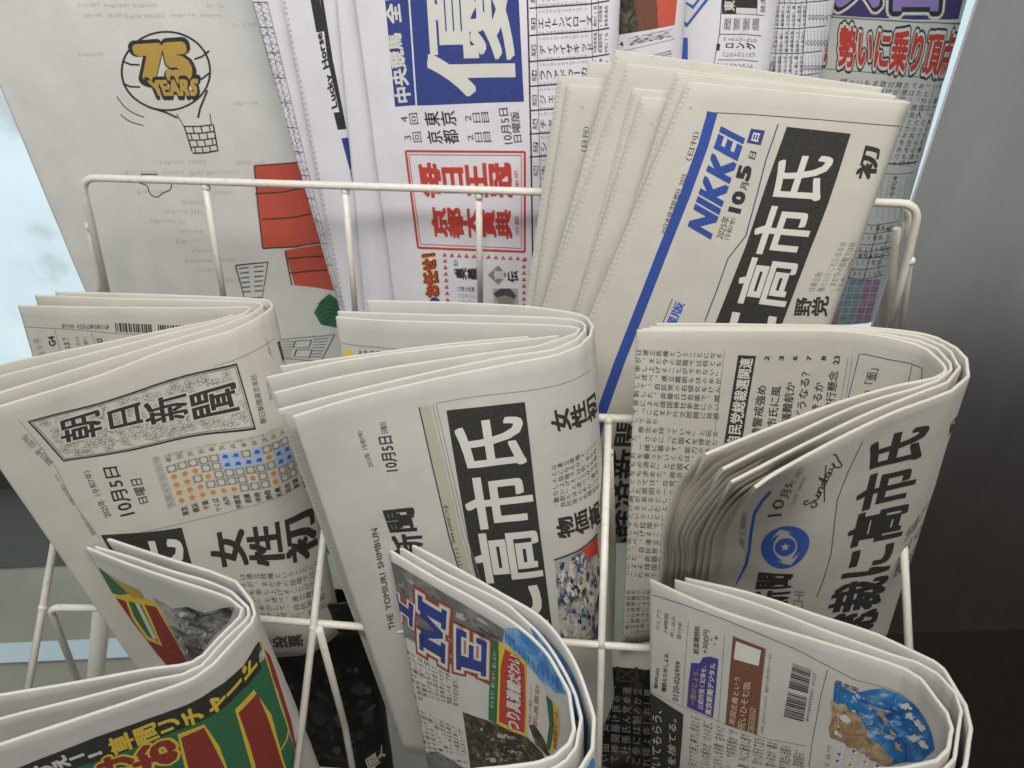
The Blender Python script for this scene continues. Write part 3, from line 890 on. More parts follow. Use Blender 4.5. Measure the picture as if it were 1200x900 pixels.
# loose page edges fanning out at the left end of the right middle papers
def leaves(base, l0, l1, k, seed):
    rnd = random.Random(seed)
    out = []
    for q in range(k):
        f = (q + .5) / k
        e = [(a[0] * (1 - f) + b2[0] * f + rnd.uniform(-1.6, 1.6) * (n_ > 0), a[1] * (1 - f) + b2[1] * f, a[2] * (1 - f) + b2[2] * f) for n_, (a, b2) in enumerate(zip(l0, l1))]
        out.append(e)
    return out
FANS = {}
def fan(key, l0, l1, k, seed, wide=34):
    for q, e in enumerate(leaves(key, l0, l1, k, seed)):
        V = []
        E0 = resample(catmull(np.array([at_h(*z) for z in e]), 40), 26)
        for i, z in enumerate(E0):
            pz = pix(z); r_ = min(1.0, i / 12)
            V.append([z, z + np.array([.010, .006, .001 * r_]), z + np.array([.034, .020, .0])])
        FANS.setdefault(key, []).append(np.array(V))
fan('M_out', [(884, 574, .424), (862, 592, .46), (842, 622, .51), (838, 652, .57), (832, 700, .66)], [(860, 568, .424), (838, 592, .46), (817, 628, .51), (815, 655, .57), (808, 700, .66)], 3, 1)
fan('M_mid', [(857, 567, .424), (836, 592, .46), (814, 628, .51), (811, 655, .57), (805, 700, .66)], [(847, 553, .424), (815, 590, .46), (796, 625, .51), (797, 655, .57), (792, 700, .66)], 3, 2)
fan('M_in', [(846, 552, .424), (813, 588, .46), (794, 625, .51), (794, 655, .57), (790, 700, .66)], [(828, 536, .424), (800, 572, .46), (784, 620, .51), (782, 655, .57), (778, 700, .66)], 3, 3)
fan('M_in2', [(826, 535, .424), (798, 572, .46), (782, 620, .51), (780, 655, .57), (776, 700, .66)], [(818, 535, .424), (790, 572, .46), (776, 620, .51), (774, 655, .57), (770, 700, .66)], 3, 4)
# upper tier: racing papers and the paper with the drawing, nested behind the rail
S['R1'] = hang([(404, -90, .935), (480, -92, .918), (600, -94, .900), (690, -94, .886), (722, -94, .889), (730, -95, .90), (715, -97, .912), (600, -98, .925)], .56, .05, w=.003, seed=51)
S['R2'] = upright([(386, -90, .948), (470, -92, .93), (560, -92, .92)], [(434, 440, .898), (500, 440, .88), (570, 440, .87)], w=.002, seed=52)
S['R3'] = upright([(313, -90, .963), (420, -92, .945), (540, -92, .93)], [(418, 440, .913), (480, 440, .895), (560, 440, .88)], w=.002, seed=53)
S['R4'] = upright([(269, -90, .975), (400, -92, .955), (520, -92, .94)], [(420.5, 440, .925), (470, 440, .905), (560, 440, .89)], w=.002, seed=54)
def roll(x0, x1, y, seed, lean=.05):          # a paper whose bend stands at the right, at x1
    return hang([(x0, -90, y), ((x0 + x1) / 2, -92, y - .002), (x1 - 34, -94, y), (x1 - 8, -94, y + .006), (x1, -95, y + .016), (x1 - 14, -97, y + .026), (x1 - 90, -98, y + .03)], .56, lean, w=.0026, seed=seed)
S['R5'] = roll(600, 811, .928, 55)
S['R6'] = roll(690, 926, .965, 56)
S['R7'] = roll(790, 995, 1.0, 57)
S['R8'] = roll(860, 1159, 1.036, 58, .034)
S['E1'] = hang([(-66, -60, 1.04), (60, -62, 1.035), (200, -64, 1.02), (330, -66, 1.0), (420, -68, .99)], .78, .03, w=.003, seed=61, crumple=.0022)

# ------------------------------------------------------------------ the printing
def vrun(pen, s, q, **k): pen.text(s, q, mode='v', **k)
def shifted(pts, dx, dy): return [(x + dx, y + dy) for x, y in pts]
def disc(pen, Q, cx, cy, r, mname, layer=1, part='', n=20, asp=1.0, hole=0.0):
    """a disc or ring in the unit square of quad Q"""
    a = np.linspace(0, 2 * math.pi, n, endpoint=False)
    c = np.stack([cx + r / asp * np.cos(a), cy + r * np.sin(a)], 1)
    if hole:
        d = np.stack([cx + hole / asp * np.cos(a), cy + hole * np.sin(a)], 1)
        pen.put(Q, np.vstack([c, d]), [(i, (i + 1) % n, n + (i + 1) % n, n + i) for i in range(n)], mname, layer, part)
    else:
        pen.put(Q, c, [tuple(range(n))], mname, layer, part)
def upoly(pen, Q, pts, mname, layer=1, part=''):
    pen.put(Q, pts, [tuple(range(len(pts)))], mname, layer, part)
def barcode(pen, q, part='barcode', seed=4, n=44, mname='black', gaps=(0.47, 0.53)):
    Q = pen.quad(q); rnd = random.Random(seed); x = 0.0
    while x < 1.0:
        w = rnd.choice((0.008, 0.012, 0.018, 0.024))
        if not (gaps[0] < x < gaps[1]):
            upoly(pen, Q, [(x, 0), (min(1, x + w), 0), (min(1, x + w), 1), (x, 1)], mname, 1, part)
        x += w + rnd.choice((0.009, 0.013, 0.019))

# ---- left middle: flowered masthead
p = Pen(S['A_out'], 'out', (0, .5))
FR = [(74, 540.6), (32, 493.5), (277.5, 425.4), (300, 503)]        # reading order of the turned page
Q = p.quad(FR)
for k, (a, b2) in enumerate((((0, 0), (1, 0)), ((1, 0), (1, 1)), ((1, 1), (0, 1)), ((0, 1), (0, 0)))):
    p.stroke(Q, np.linspace(a, b2, 8), .030 if k in (0, 2) else .012, 'black', 1, 'masthead', asp=.30) if False else None
def rectline(pen, Q, x0, y0, x1, y1, wx, wy, mname, layer=1, part=''):
    upoly(pen, Q, [(x0, y0), (x1, y0), (x1, y0 + wy), (x0, y0 + wy)], mname, layer, part)
    upoly(pen, Q, [(x0, y1 - wy), (x1, y1 - wy), (x1, y1), (x0, y1)], mname, layer, part)
    upoly(pen, Q, [(x0, y0 + wy), (x0 + wx, y0 + wy), (x0 + wx, y1 - wy), (x0, y1 - wy)], mname, layer, part)
    upoly(pen, Q, [(x1 - wx, y0 + wy), (x1, y0 + wy), (x1, y1 - wy), (x1 - wx, y1 - wy)], mname, layer, part)
rectline(p, Q, 0, 0, 1, 1, .030, .008, 'black', 1, 'masthead')
rectline(p, Q, .045, .014, .955, .986, .008, .0025, 'soft_black', 1, 'masthead')
rnd = random.Random(11)
spots = []
for _ in range(1600):
    u, v = rnd.uniform(.12, .88), rnd.uniform(.035, .965)
    if all((u - a) ** 2 + ((v - b2) * 3.9) ** 2 > .0235 for a, b2 in spots): spots.append((u, v))
for u, v in spots:                                   # blossom sprays behind the letters
    r = rnd.uniform(.046, .056); a0 = rnd.uniform(0, 6)
    for k in range(5):
        a = a0 + k * 1.2566
        disc(p, Q, u + r * math.cos(a), v + r * .256 * math.sin(a), .0105, 'grey', 1, 'masthead', 12, 3.9 ** -1, .0087)
    disc(p, Q, u, v, .0042, 'grey', 1.1, 'masthead', 8, 3.9 ** -1, .0022)
    for k in range(2):
        a = rnd.uniform(0, 6.28); x1, y1 = u + .12 * math.cos(a), v + .03 * math.sin(a)
        if .07 < x1 < .93 and .025 < y1 < .975:
            p.stroke(Q, [(u + .09 * math.cos(a), v + .023 * math.sin(a)), (x1, y1 + .004), (x1 + .02, y1 + .010)], .004, 'grey', 1, 'masthead', asp=.26)
for k, (ch, c, hs) in enumerate((('朝', (95, 501), 1), ('日', (147, 488), .8), ('新', (195, 480), 1.05), ('聞', (252, 471), 1.12))):
    cx, cy = c; e = 26 * hs; f = 20 * hs
    q = [(cx - e * .86, cy + f * .95), (cx - e * 1.05, cy - f * .35), (cx + e * .82, cy - f * 1.1), (cx + e * 1.0, cy + f * .42)]
    p.text(ch, q, 'newsprint' if False else 'pale_paper', bold=.06, layer=2, part='masthead')
    p.text(ch, q, 'black', bold=.018, layer=3, part='masthead')
p.text('50015号（日刊）', [(56, 547), (24, 513), (30, 508), (63, 541)], 'soft_black')
p.text('©朝日新聞社 2025', [(85, 593), (63, 558), (66, 555), (89, 590)], 'grey', res=1)
p.text('無断転載禁じます', [(108, 628), (93, 604), (97, 602), (113, 626)], 'grey', res=1)
p.line([(22, 492), (48, 524), (66, 549), (84, 585), (98, 607), (117, 631)], .7, 'grey')
p.text('2025年（令和7年）', [(122, 608), (97, 553), (105, 551), (131, 604)], 'soft_black')
p.text('10月5日', [(139, 606), (120, 548), (137, 546), (160, 601)], 'black', bold=.012)
p.text('日曜日', [(164, 591), (152, 562), (166, 560), (174, 588)], 'soft_black', bold=.01)
p.text('朝日新聞東京本社', [(305, 497), (293, 440), (300, 438), (313, 495)], 'soft_black')
p.text('発行所', [(316, 470), (311, 446), (315, 445), (320, 468)], 'grey', res=1)
p.line([(250, 429.5), (279, 420), (300, 410), (322, 396)], .7, 'grey')
p.poly([(324.5, 401), (327.5, 399), (333, 421), (331, 424)], 'soft_black')
p.text('お客様オフィス', [(316, 418), (310, 397), (313, 396), (319, 417)], 'grey', res=1)
# the weather chart
WQ = p.quad([(193, 546), (346, 504), (359, 549), (208, 593)])
rows = ["RRRRRUURURRRR", "SSSRRUUUUSUUU", "SSRSRRRRRRUUR", "SSSRRRRSRSRRU", "SSSSSSRRRSRRS"]
for r, line in enumerate(rows):
    for c, k in enumerate(line):
        x0, x1, y0, y1 = c / 13 + .004, (c + 1) / 13 - .004, r / 5 + .012, (r + 1) / 5 - .012
        cx, cy = (x0 + x1) / 2, (y0 + y1) / 2
        upoly(p, WQ, [(x0, y0), (x1, y0), (x1, y1), (x0, y1)], {'R': 'grey', 'U': 'light_blue', 'S': 'cream'}[k], 1, 'weather_chart')
        if k == 'R':
            disc(p, WQ, cx, cy, .066, 'pale_paper', 2, 'weather_chart', 12, 2.9)
        elif k == 'S':
            a = np.linspace(0, 2 * math.pi, 16, endpoint=False)
            rr = np.where(np.arange(16) % 2, .045, .088)
            upoly(p, WQ, np.stack([cx + rr / 2.9 * np.cos(a), cy + rr * np.sin(a)], 1), 'rust', 2, 'weather_chart')
        else:
            upoly(p, WQ, [(cx - .022, cy + .03), (cx - .005, cy - .05), (cx + .022, cy - .035), (cx + .02, cy + .05)], 'royal', 2, 'weather_chart')
p.poly([(177, 536), (186, 533.5), (207, 593), (197, 597)], 'pale_grey', 0, 'weather_chart')
p.text('天気 6 9 12 15 18', [(197, 595), (179, 537), (185, 535), (205, 592)], 'grey', layer=2, part='weather_chart', res=1)
for c, (t, nm) in enumerate(zip((40, 50, 30, 30, 40, 70, 60, 40, 60, 20, 30, 50, 50), ('東京', '横浜', '千葉', 'つくば', '水戸', '宇都宮', '前橋', '甲府', '静岡', '札幌', '仙台', '新潟', '名古屋'))):
    u = (c + .5) / 13
    uv = lambda x, y: tuple(p.bil(WQ, np.array([[x, y]]))[0])
    Qc = [np.array(uv(u - .022, -.07)), np.array(uv(u - .022, -.17)), np.array(uv(u + .022, -.17)), np.array(uv(u + .022, -.07))]
    p.text(str(t), None, 'soft_black', Q=Qc, res=1, part='weather_chart')
    Qc = [np.array(uv(u + .026, 1.06 + .0)), np.array(uv(u + .026, 1.06)), 0, 0]
    Qn = [np.array(uv(u - .025, 1.05 + .11 * len(nm))), np.array(uv(u - .025, 1.05)), np.array(uv(u + .025, 1.05)), np.array(uv(u + .025, 1.05 + .11 * len(nm)))]
    p.text(nm, None, 'soft_black', Q=Qn, bold=.02, res=1, part='weather_chart')
p.text('きょうの天気と予想最高気温、降水確率は正午から午後六時まで', [(191, 537), (190, 532), (340, 490), (341, 495)][0:1] + [(190, 532.5), (341, 489.5), (342.5, 494)], 'grey', mode='h', res=1) if False else p.block([(192, 538), (191, 533), (341, 491), (342, 496)], 1, 36, 'grey', ragged=0)
p.line([(150, 627), (200, 616), (262, 602), (310, 588), (345, 572), (362, 560)], .7, 'grey')
vrun(p, '女性初', [(250, 668), (243, 627), (366, 588), (374, 648)], mname='black', bold=.028, part='headline', res=3)
p.poly([(118, 627), (213, 618), (240, 715), (168, 712)], 'black', 0, 'headline')
p.text('氏', [(167, 705), (146, 634), (211, 630), (232, 700)], 'white', bold=.02, layer=1, part='headline', res=3)
p.block([(288, 726), (279, 672), (374, 652), (384, 712)], 6, 12, 'soft_black')
vrun(p, 'の投票', [(304, 762), (303, 747), (354, 742), (356, 757)], mname='soft_black', bold=.03)
# inside of its innermost companion
p = Pen(S['A_in'], 'in', (.55, 1))
barcode(p, [(228, 390), (228, 381) if False else (228, 390), (228, 381), (228, 381)], part='x') if False else None
barcode(p, [(134.5, 378), (228, 381.5), (228, 390.5), (136, 388.5)])
p.text('4910854870550 00164', [(128, 386), (73, 384.5), (73, 379), (128, 380)], 'soft_black', res=1)
p.line([(29, 383), (80, 385.5), (135, 390.5), (200, 393)], .7, 'grey')
p.line([(64, 386), (71, 412)], .6, 'grey')
p.line([(107, 390), (112, 404)], .6, 'grey')
p.text('G4', [(58, 406), (56, 394), (64, 393), (66, 405)], 'black', bold=.02)
p.text('は？', [(76, 408), (73, 396), (80, 395), (83, 407)], 'soft_black')
p.text('ひふみ', [(90, 405), (87, 395), (92, 394), (95, 404)], 'grey', res=1)
p.text('願い', [(99, 404), (96, 395), (101, 394), (104, 403)], 'grey', res=1)
p.text('ス5', [(116, 403), (112, 397), (119, 396), (123, 402)], 'black', bold=.02)
p.block([(46, 420), (38, 396), (48, 394), (54, 418)], 3, 8, 'grey')

# ---- centre middle
p = Pen(S['Y_out'], 'out', (0, .62))
p.poly([(523, 481), (615, 471), (623, 540), (633, 626), (648, 742), (577, 750), (553, 657), (536, 560)], 'black', 0, 'headline')
p.text('高市氏', [(561, 684), (529, 496), (612, 486), (637, 677)], 'white', bold=.022, part='headline', res=3)
p.text('に', [(577, 742), (564, 692), (634, 684), (644, 735)], 'white', bold=.022, part='headline', res=3)
p.poly([(492, 477), (504, 474.8), (521, 545), (540, 628), (558, 690), (546, 692), (527, 628), (508, 548)], 'olive', 0)
p.line([(491, 477), (507, 548), (526, 628), (545, 692)], 1.5, 'soft_black', 1)
p.line([(507, 474), (523.5, 545), (542.5, 628), (561, 690)], .7, 'grey', 1)
p.line([(511, 473), (527.5, 545), (546.5, 628), (566, 690)], .7, 'grey', 1)
p.text('www.yomiuri.co.jp', [(529, 637), (518, 592), (525, 591), (536, 635)], 'soft_black', layer=2, res=1)
p.text('(代)1111', [(539, 676), (532, 643), (538, 642), (546, 675)], 'soft_black', layer=2, res=1)
p.line([(511, 472.5), (560, 464), (613, 458.5), (650, 452), (680, 441), (692, 433)], .7, 'grey')
p.text('10月5日', [(451, 553), (443, 512), (459, 510), (468, 551)], 'black', bold=.012)
p.text('日曜日', [(447, 508), (445, 495), (452, 494), (455, 507)], 'soft_black', res=1)
p.text('2025年（令和7年）', [(431, 548), (418, 505), (424, 504), (438, 546)], 'soft_black', res=1)
p.text('聞', [(457, 624), (448, 598), (485, 594), (489, 622)], 'black', bold=.03, part='masthead')
p.text('新', [(464, 654), (457, 627), (494, 624), (498, 651)], 'black', bold=.03, part='masthead')
p.text('THE YOMIURI SHIMBUN', [(456, 738), (435, 620), (442, 618), (463, 736)], 'soft_black', bold=.012)
vrun(p, '女性初', [(648, 507), (643, 482), (697, 456), (700, 487)], mname='black', bold=.03, part='headline', res=3)
p.block([(649, 598), (645, 545), (698, 513), (702, 572)], 7, 9, 'soft_black')
vrun(p, '物価高', [(654, 632), (650, 608), (701, 584), (704, 613)], mname='black', bold=.03, res=3)
p.poly([(650, 655), (676, 645), (700, 624), (704, 680), (710, 745), (685, 750), (657, 750)], 'street_photo', 0, 'photograph')
p.line([(649, 656), (676, 646), (700, 625)], 2.2, 'soft_black', 2)
p.collage([(652, 660), (701, 628), (706, 742), (660, 748)], ['white', 'pale_grey', 'sand', 'soft_black', 'navy', 'grey', 'black', 'pale_grey', 'brown', 'teal', 'white'], 260, .10, 1, 'photograph', 3)
p.poly([(681, 645), (699, 628), (701, 648), (690, 654)], 'red', 2, 'photograph')
p.poly([(650, 657), (672, 649), (674, 664), (652, 668)], 'teal', 1, 'photograph')
p = Pen(S['Y_in'], 'in', (.5, 1))
p.line([(400, 402), (420, 405), (470, 409), (520, 411)], .7, 'grey')
Q = p.quad([(402, 408), (414, 409), (414, 421), (402, 420)])
disc(p, Q, .5, .55, .48, 'yellow', 1); 
p.text('よみまろ', [(419, 410), (446, 411), (446, 418), (419, 417)], 'soft_black', bold=.02)
p.text('00164', [(587, 404), (567, 404), (567, 399), (587, 399)], 'soft_black', res=1)
barcode(p, [(625, 395), (662, 396.5), (662, 402), (625, 402)], gaps=(.9, .91))

# ---- right middle: front
p = Pen(S['M_out'], 'out', (0, .52))
p.text('総裁に高市氏', [(958, 757), (1020, 517), (1091, 496), (1022, 747)], 'black', bold=.03, part='headline', res=3)
p.line([(1011, 517), (995, 550), (981, 586), (977, 620), (974, 648), (966, 676), (957, 700)], .9, 'soft_black')
p.line([(903, 576), (893, 587), (884, 602), (880, 625), (878, 645), (874, 662), (865, 678), (855, 694)], 3.6, 'royal')
p.text('10', [(899, 606), (908, 584), (920, 586), (916, 604)], 'soft_black', bold=.005)
p.text('月5', [(913, 583), (920, 566), (930, 567), (925, 584)], 'soft_black', bold=.005)
p.text('日 日曜日', [(925, 565), (937, 548), (943, 549), (932, 567)], 'grey', res=1)
p.text('2025年（令和7年）', [(926, 590), (942, 556), (946, 557), (931, 592)], 'grey', res=1)
SQ = p.quad([(939, 590), (972, 530), (987, 536), (957, 594)])
for st_ in ([(.10, .30), (.05, .10), (.00, .25), (.06, .50), (.09, .75), (.04, .95), (-.02, .75), (.02, .62)],
            [(.12, .50), (.15, .78), (.20, .80), (.23, .50), (.22, .80), (.28, .78)], [(.28, .50), (.29, .80), (.33, .52), (.38, .50), (.39, .80), (.43, .78)],
            [(.52, .55), (.46, .50), (.45, .75), (.50, .80), (.54, .10), (.52, .75), (.57, .78)], [(.67, .55), (.61, .50), (.60, .75), (.65, .80), (.68, .50), (.67, .78), (.72, .78)],
            [(.73, .50), (.76, .78), (.82, .72), (.84, .50), (.80, .95), (.86, 1.25), (.93, .85), (1.0, .45), (.98, .30)]):
    p.stroke(SQ, resample(catmull(np.array(st_), 40), 40), .075, 'black', 1, '', asp=3.4)
p.line([(966, 588), (966, 565), (968, 545)], 1.3, 'black')
p.text('聞', [(885, 690), (889, 670), (930, 672), (927, 688)], 'black', bold=.03, part='masthead')
p.text('新', [(880, 712), (885, 692), (927, 690), (923, 710)], 'black', bold=.03, part='masthead')
p.text('MAINICHI', [(921, 752), (932, 692), (943, 693), (936, 752)], 'grey')
p.text('©毎日新聞社 第三種郵便物認可', [(866, 655), (870, 600), (876, 601), (873, 656)], 'grey', res=1)
EQ = p.quad([(895, 617), (950, 612), (947, 660), (889, 666)])
def crescent(a0, a1, ro, ri, shift, mname='royal', layer=1):
    a = np.linspace(a0, a1, 22)
    o_ = np.stack([.5 + ro * np.cos(a), .5 + ro * np.sin(a)], 1)
    f = np.sin(np.linspace(0, math.pi, 22)) ** .6
    i_ = np.stack([.5 + (ro - (ro - ri) * f) * np.cos(a), .5 + (ro - (ro - ri) * f) * np.sin(a)], 1)
    p.put(EQ, np.vstack([o_, i_]), [(q_, q_ + 1, 23 + q_, 22 + q_) for q_ in range(21)], mname, layer, 'emblem')
crescent(-2.0, 1.35, .5, .31, 0); crescent(1.15, 4.5, .5, .31, 0)
crescent(-1.5, 1.1, .335, .25, 0); crescent(1.65, 4.25, .335, .25, 0)
disc(p, EQ, .5, .5, .215, 'royal', 1, 'emblem')
a = np.linspace(-math.pi / 2, 1.5 * math.pi, 10, endpoint=False); rr = np.where(np.arange(10) % 2, .042, .105)
upoly(p, EQ, np.stack([.5 + rr * np.cos(a), .5 + rr * np.sin(a)], 1), 'white', 2, 'emblem')
p.block([(1046, 680), (1063, 620), (1090, 578), (1074, 640)], 3, 10, 'soft_black')
vrun(p, '強い', [(1053, 672), (1055, 658), (1070, 650), (1070, 662)], mname='black', bold=.02)
p.text('初', [(1111, 512), (1113, 498), (1122, 486), (1119, 505)], 'black', bold=.03)
# its innermost companion: inside of the back leg
p = Pen(S['M_in2'], 'in', (.5, 1))
p.block([(730, 677), (745, 408), (847, 412), (832, 681)], 27, 13, 'soft_black', ragged=.1, lead=.82, em=.92)
p.block([(716, 860), (728, 690), (775, 690), (766, 860)], 18, 8, 'soft_black', start=60, ragged=.1)
p.line([(849, 411), (842, 470), (836, 520)], .7, 'grey')
p.poly([(865, 416), (886, 417), (868, 525), (848, 522)], 'black', 0, 'label_bar')
p.text('自民党総裁選関連', [(850.5, 520), (867.5, 419), (883, 420), (866, 521)], 'white', bold=.02, layer=1, part='label_bar')
for k, (xt, num, s, yt) in enumerate(((898, '2', '自民 中韓警戒強め', 451), (915, '3', '政権 高市氏に風', 452), (931, '6', '政策協議難航か', 447), (947.5, '7', '日米関係どうなる？', 435), (964.5, '8', '経済再生できるか', 447), (980, '23', '男女平等 逆行懸念', 434))):
    p.text(num, [(xt - 2.5, 422), (xt - 1.5, 416.5), (xt + 4, 417), (xt + 3, 422.5)] if num != '23' else [(xt - 4, 426.5), (xt - 2, 416.5), (xt + 5, 417), (xt + 3, 427)], 'black', bold=.02)
    L = 12.2 * (len(s) - (.5 if ' ' in s else 0)); sl = -.13
    y0 = yt + L
    p.text(s, [(xt - 6 + sl * (y0 - 416), y0), (xt - 6 + sl * (yt - 416), yt), (xt + 5.5 + sl * (yt - 416), yt + 1), (xt + 5.5 + sl * (y0 - 416), y0 + 1)], 'black', bold=.005)
p.line([(994, 418), (988, 455), (980, 500)], .7, 'grey'); p.line([(999, 418), (993, 455), (985, 500)], .7, 'grey')
p.line([(993, 470), (1007, 415), (1014, 415), (1040, 421), (1073, 428), (1081, 433), (1080, 445)], .9, 'navy')
p.line([(1069, 428), (1063, 455)], .9, 'navy')
p.text('の「面」', [(1009, 466), (1017, 431), (1030, 432), (1022, 467)], 'soft_black', bold=.005)

# ---- the leaning stack: front page
p = Pen(S['N1'], 'out')
p.line([(828, 131.5), (880, 134), (960, 140), (1030, 146), (1054, 148)], .9, 'soft_black')
p.line([(835, 131.5), (824, 170), (803, 228), (776, 296), (748, 368), (726, 424), (704, 486), (692, 540)], 12, 'blue', 1, 'masthead')
p.text('NIKKEI', [(808, 264), (846, 150), (871, 163), (832, 278)], 'blue', bold=.045, part='masthead', res=3)
p.text('2025年', [(838, 277), (847, 252), (856, 255), (847, 281)], 'soft_black')
p.text('（令和7年）', [(848, 280), (857, 254), (863, 256), (854, 282)], 'soft_black', res=1)
p.text('10', [(854, 246), (861, 224), (874, 227), (867, 249)], 'black', bold=.05)
p.text('月', [(866.5, 221), (869.5, 213), (878, 215), (875, 223)], 'black', bold=.012)
p.text('5', [(863, 208), (867, 194), (881, 197), (877, 211)], 'black', bold=.05)
p.text('日', [(877, 184.5), (879.5, 176.5), (887, 178.5), (884.5, 187)], 'black', bold=.012)
p.poly([(880, 150.5), (896.5, 153), (891.5, 170), (875, 167)], 'navy', 1)
p.text('日', [(880, 164.5), (883, 155), (891, 156.5), (888, 166.5)], 'white', bold=.03, layer=2)
p.line([(912, 145), (898, 186), (886, 232), (874, 276), (853, 303), (840, 340), (826, 376)], 1.3, 'navy', 1)
p.poly([(922, 148.5), (997, 156.6), (984, 198), (970, 240), (949, 294), (917.5, 377), (896, 430), (815, 430), (839.5, 375.5), (874, 288), (901, 207)], 'black', 0, 'headline')
p.text('高市氏', [(857, 354), (914, 181), (979, 183), (919, 362)], 'white', bold=.02, part='headline', res=3)
p.text('に', [(836, 412), (853, 362), (915, 372), (896, 420)], 'white', bold=.02, part='headline', res=3)
p.text('初', [(1001, 210), (1012.5, 170), (1032, 172.5), (1026, 210)], 'black', bold=.03, part='headline', res=3)
p.block([(944, 342), (972, 283), (1008, 284), (985, 342)], 4, 10, 'grey', mode='h', ragged=.6)
vrun(p, '野党', [(930, 370), (934, 349), (972, 346), (969, 371)], mname='black', bold=.025)
p.text('（日刊）', [(803, 187), (813, 154), (820, 155), (810, 189)], 'soft_black')
p.text('©日本経済新聞社 2025', [(774, 272), (799, 203), (806, 205), (781, 275)], 'soft_black')
p.text('日曜版', [(771, 400), (792, 352), (803, 356), (782, 404)], 'royal', bold=.02)
p.line([(788, 350), (781, 368), (766, 404)], 1, 'soft_black')
p.text('日本経済新聞', [(700, 690), (722, 490), (756, 490), (738, 690)], 'black', bold=.02, part='masthead')
p = Pen(S['N6'], 'out'); p.text('（日刊）', [(714, 215), (727, 175), (731, 176), (719, 216)], 'soft_black')
p = Pen(S['N8'], 'out')
p.text('（日刊）', [(680, 177), (684, 148), (691, 149), (687, 178)], 'soft_black')
for nm, x, y in (('N1', 809, 127), ('N8', 682, 126), ('N3', 763, 66), ('N6', 763, 145)):
    q_ = Pen(S[nm], 'out'); q_.line([(x - 2, y - 1), (x + 2, y), (x + 1, y + 2)], .8, 'grey')

# ---- right lower: back page seen inside the fold
p = Pen(S['T_in'], 'out', (0, .75))
p.line([(764, 697), (800, 708), (850, 726), (927, 758), (1003, 797)], .7, 'soft_black')
p.line([(1003, 797), (1040, 806), (1068, 822), (1086, 845), (1094, 868)], .7, 'grey')
p.text('購読のお申し込みは', [(766, 806), (768.5, 782), (773, 783), (771, 807)], 'soft_black', bold=.02)
p.text('購読＆ためしよみ', [(775, 810), (778, 765), (784, 766), (781, 811)], 'soft_black', bold=.02)
p.text('ウェブで', [(768, 737), (770, 713), (775, 715), (773, 739)], 'soft_black')
p.text('24時間', [(777, 741), (779, 718), (784, 720), (782, 743)], 'soft_black')
p.text('申し込み', [(785, 745), (787, 721), (792, 723), (790, 747)], 'soft_black')
p.text('受付中', [(793, 748), (795, 728), (800, 730), (798, 750)], 'soft_black')
p.text('0120-026999', [(788, 820), (792, 774), (798, 776), (795, 822)], 'black', bold=.01)
p.line([(807, 728), (803, 775), (800, 829)], .7, 'grey'); p.line([(849, 744), (846, 790), (842, 845)], .7, 'grey')
p.line([(763, 811), (800, 828), (842, 845), (900, 866), (944, 874)], .7, 'grey')
p.line([(970, 785), (962, 815), (952, 868), (948, 899)], .8, 'soft_black')
p.poly([(761, 811), (801, 837), (799, 870), (796, 905), (756, 905), (758, 860)], 'black', 0, 'caption_panel')
p.text('ろに置いてもらう、', [(763, 930), (765, 830), (776, 833), (774, 935)], 'white', layer=1, part='caption_panel')
p.text('プラスを捨てる。', [(781, 930), (784, 840), (793, 843), (791, 935)], 'white', layer=1, part='caption_panel')
p.poly([(810, 776.5), (820, 777), (824, 770), (832, 769), (842, 772), (839, 808), (835.5, 841), (805, 828), (807, 800)], 'indigo', 0, 'advertisement')
p.text('一部のじょり、', [(808, 825), (813, 783), (819, 784), (815, 827)], 'mustard', bold=.01, part='advertisement')
p.text('比較的強く記事を、', [(817, 829), (822, 780), (828, 780), (824, 832)], 'white', bold=.01, part='advertisement')
p.text('東京新聞デジタル', [(826, 836), (832, 777), (839, 777), (833.5, 839)], 'white', bold=.02, part='advertisement')
p.text('紙面購読料', [(812, 765), (814, 732), (821, 734), (819, 767)], 'soft_black', bold=.01)
p.text('+300円', [(822.5, 764), (825, 737), (832, 739), (829.5, 767)], 'soft_black', bold=.01)
SQ = p.quad([(832, 742), (843, 744), (842, 757), (831, 755)])
for cx, cy, r in ((.72, .3, .32), (.25, .55, .2), (.6, .85, .16)):
    a = np.linspace(0, 2 * math.pi, 8, endpoint=False); rr = np.where(np.arange(8) % 2, .25 * r, r)
    upoly(p, SQ, np.stack([cx + rr * np.cos(a), cy + rr * np.sin(a)], 1), 'soft_black', 1)
p.poly([(859, 745), (897, 760), (894, 788), (886.5, 861), (850, 849), (854, 800)], 'brown', 0, 'advertisement')
p.poly([(862.5, 751), (892, 762), (889, 780), (860, 772)], 'white', 1, 'advertisement')
p.text('南国主義という', [(854, 847), (861, 792), (868, 794), (861, 850)], 'sand', bold=.01, layer=2, part='advertisement')
p.text('呪いひそむ国', [(864, 852), (872, 800), (880, 799), (873, 856)], 'sand', bold=.01, layer=2, part='advertisement')
p.frame([(877, 857), (880, 829), (885, 831), (882.5, 859)], .8, 'sand', 2, 'advertisement')
p.text('購読案内', [(878.5, 855), (881, 832), (884, 833), (882, 856)], 'sand', layer=2, part='advertisement', res=1)
p.line([(898, 760), (893, 800), (887.5, 861)], .7, 'grey')
p.text('お申し込みはこちらから、電話でも受け付けています', [(891, 858), (901, 765), (905, 766), (895, 860)], 'brown', res=1)
p.block([(889, 858), (898, 768), (900, 769), (892, 859)], 1, 26, 'soft_black', mode='h', ragged=0) if False else None
barcode(p, [(918.5, 839), (929, 777), (951, 785), (941.5, 845)], seed=9)
p.text('4910854930551 00127', [(944, 844), (953, 788), (957, 790), (948, 846)], 'soft_black', res=1)
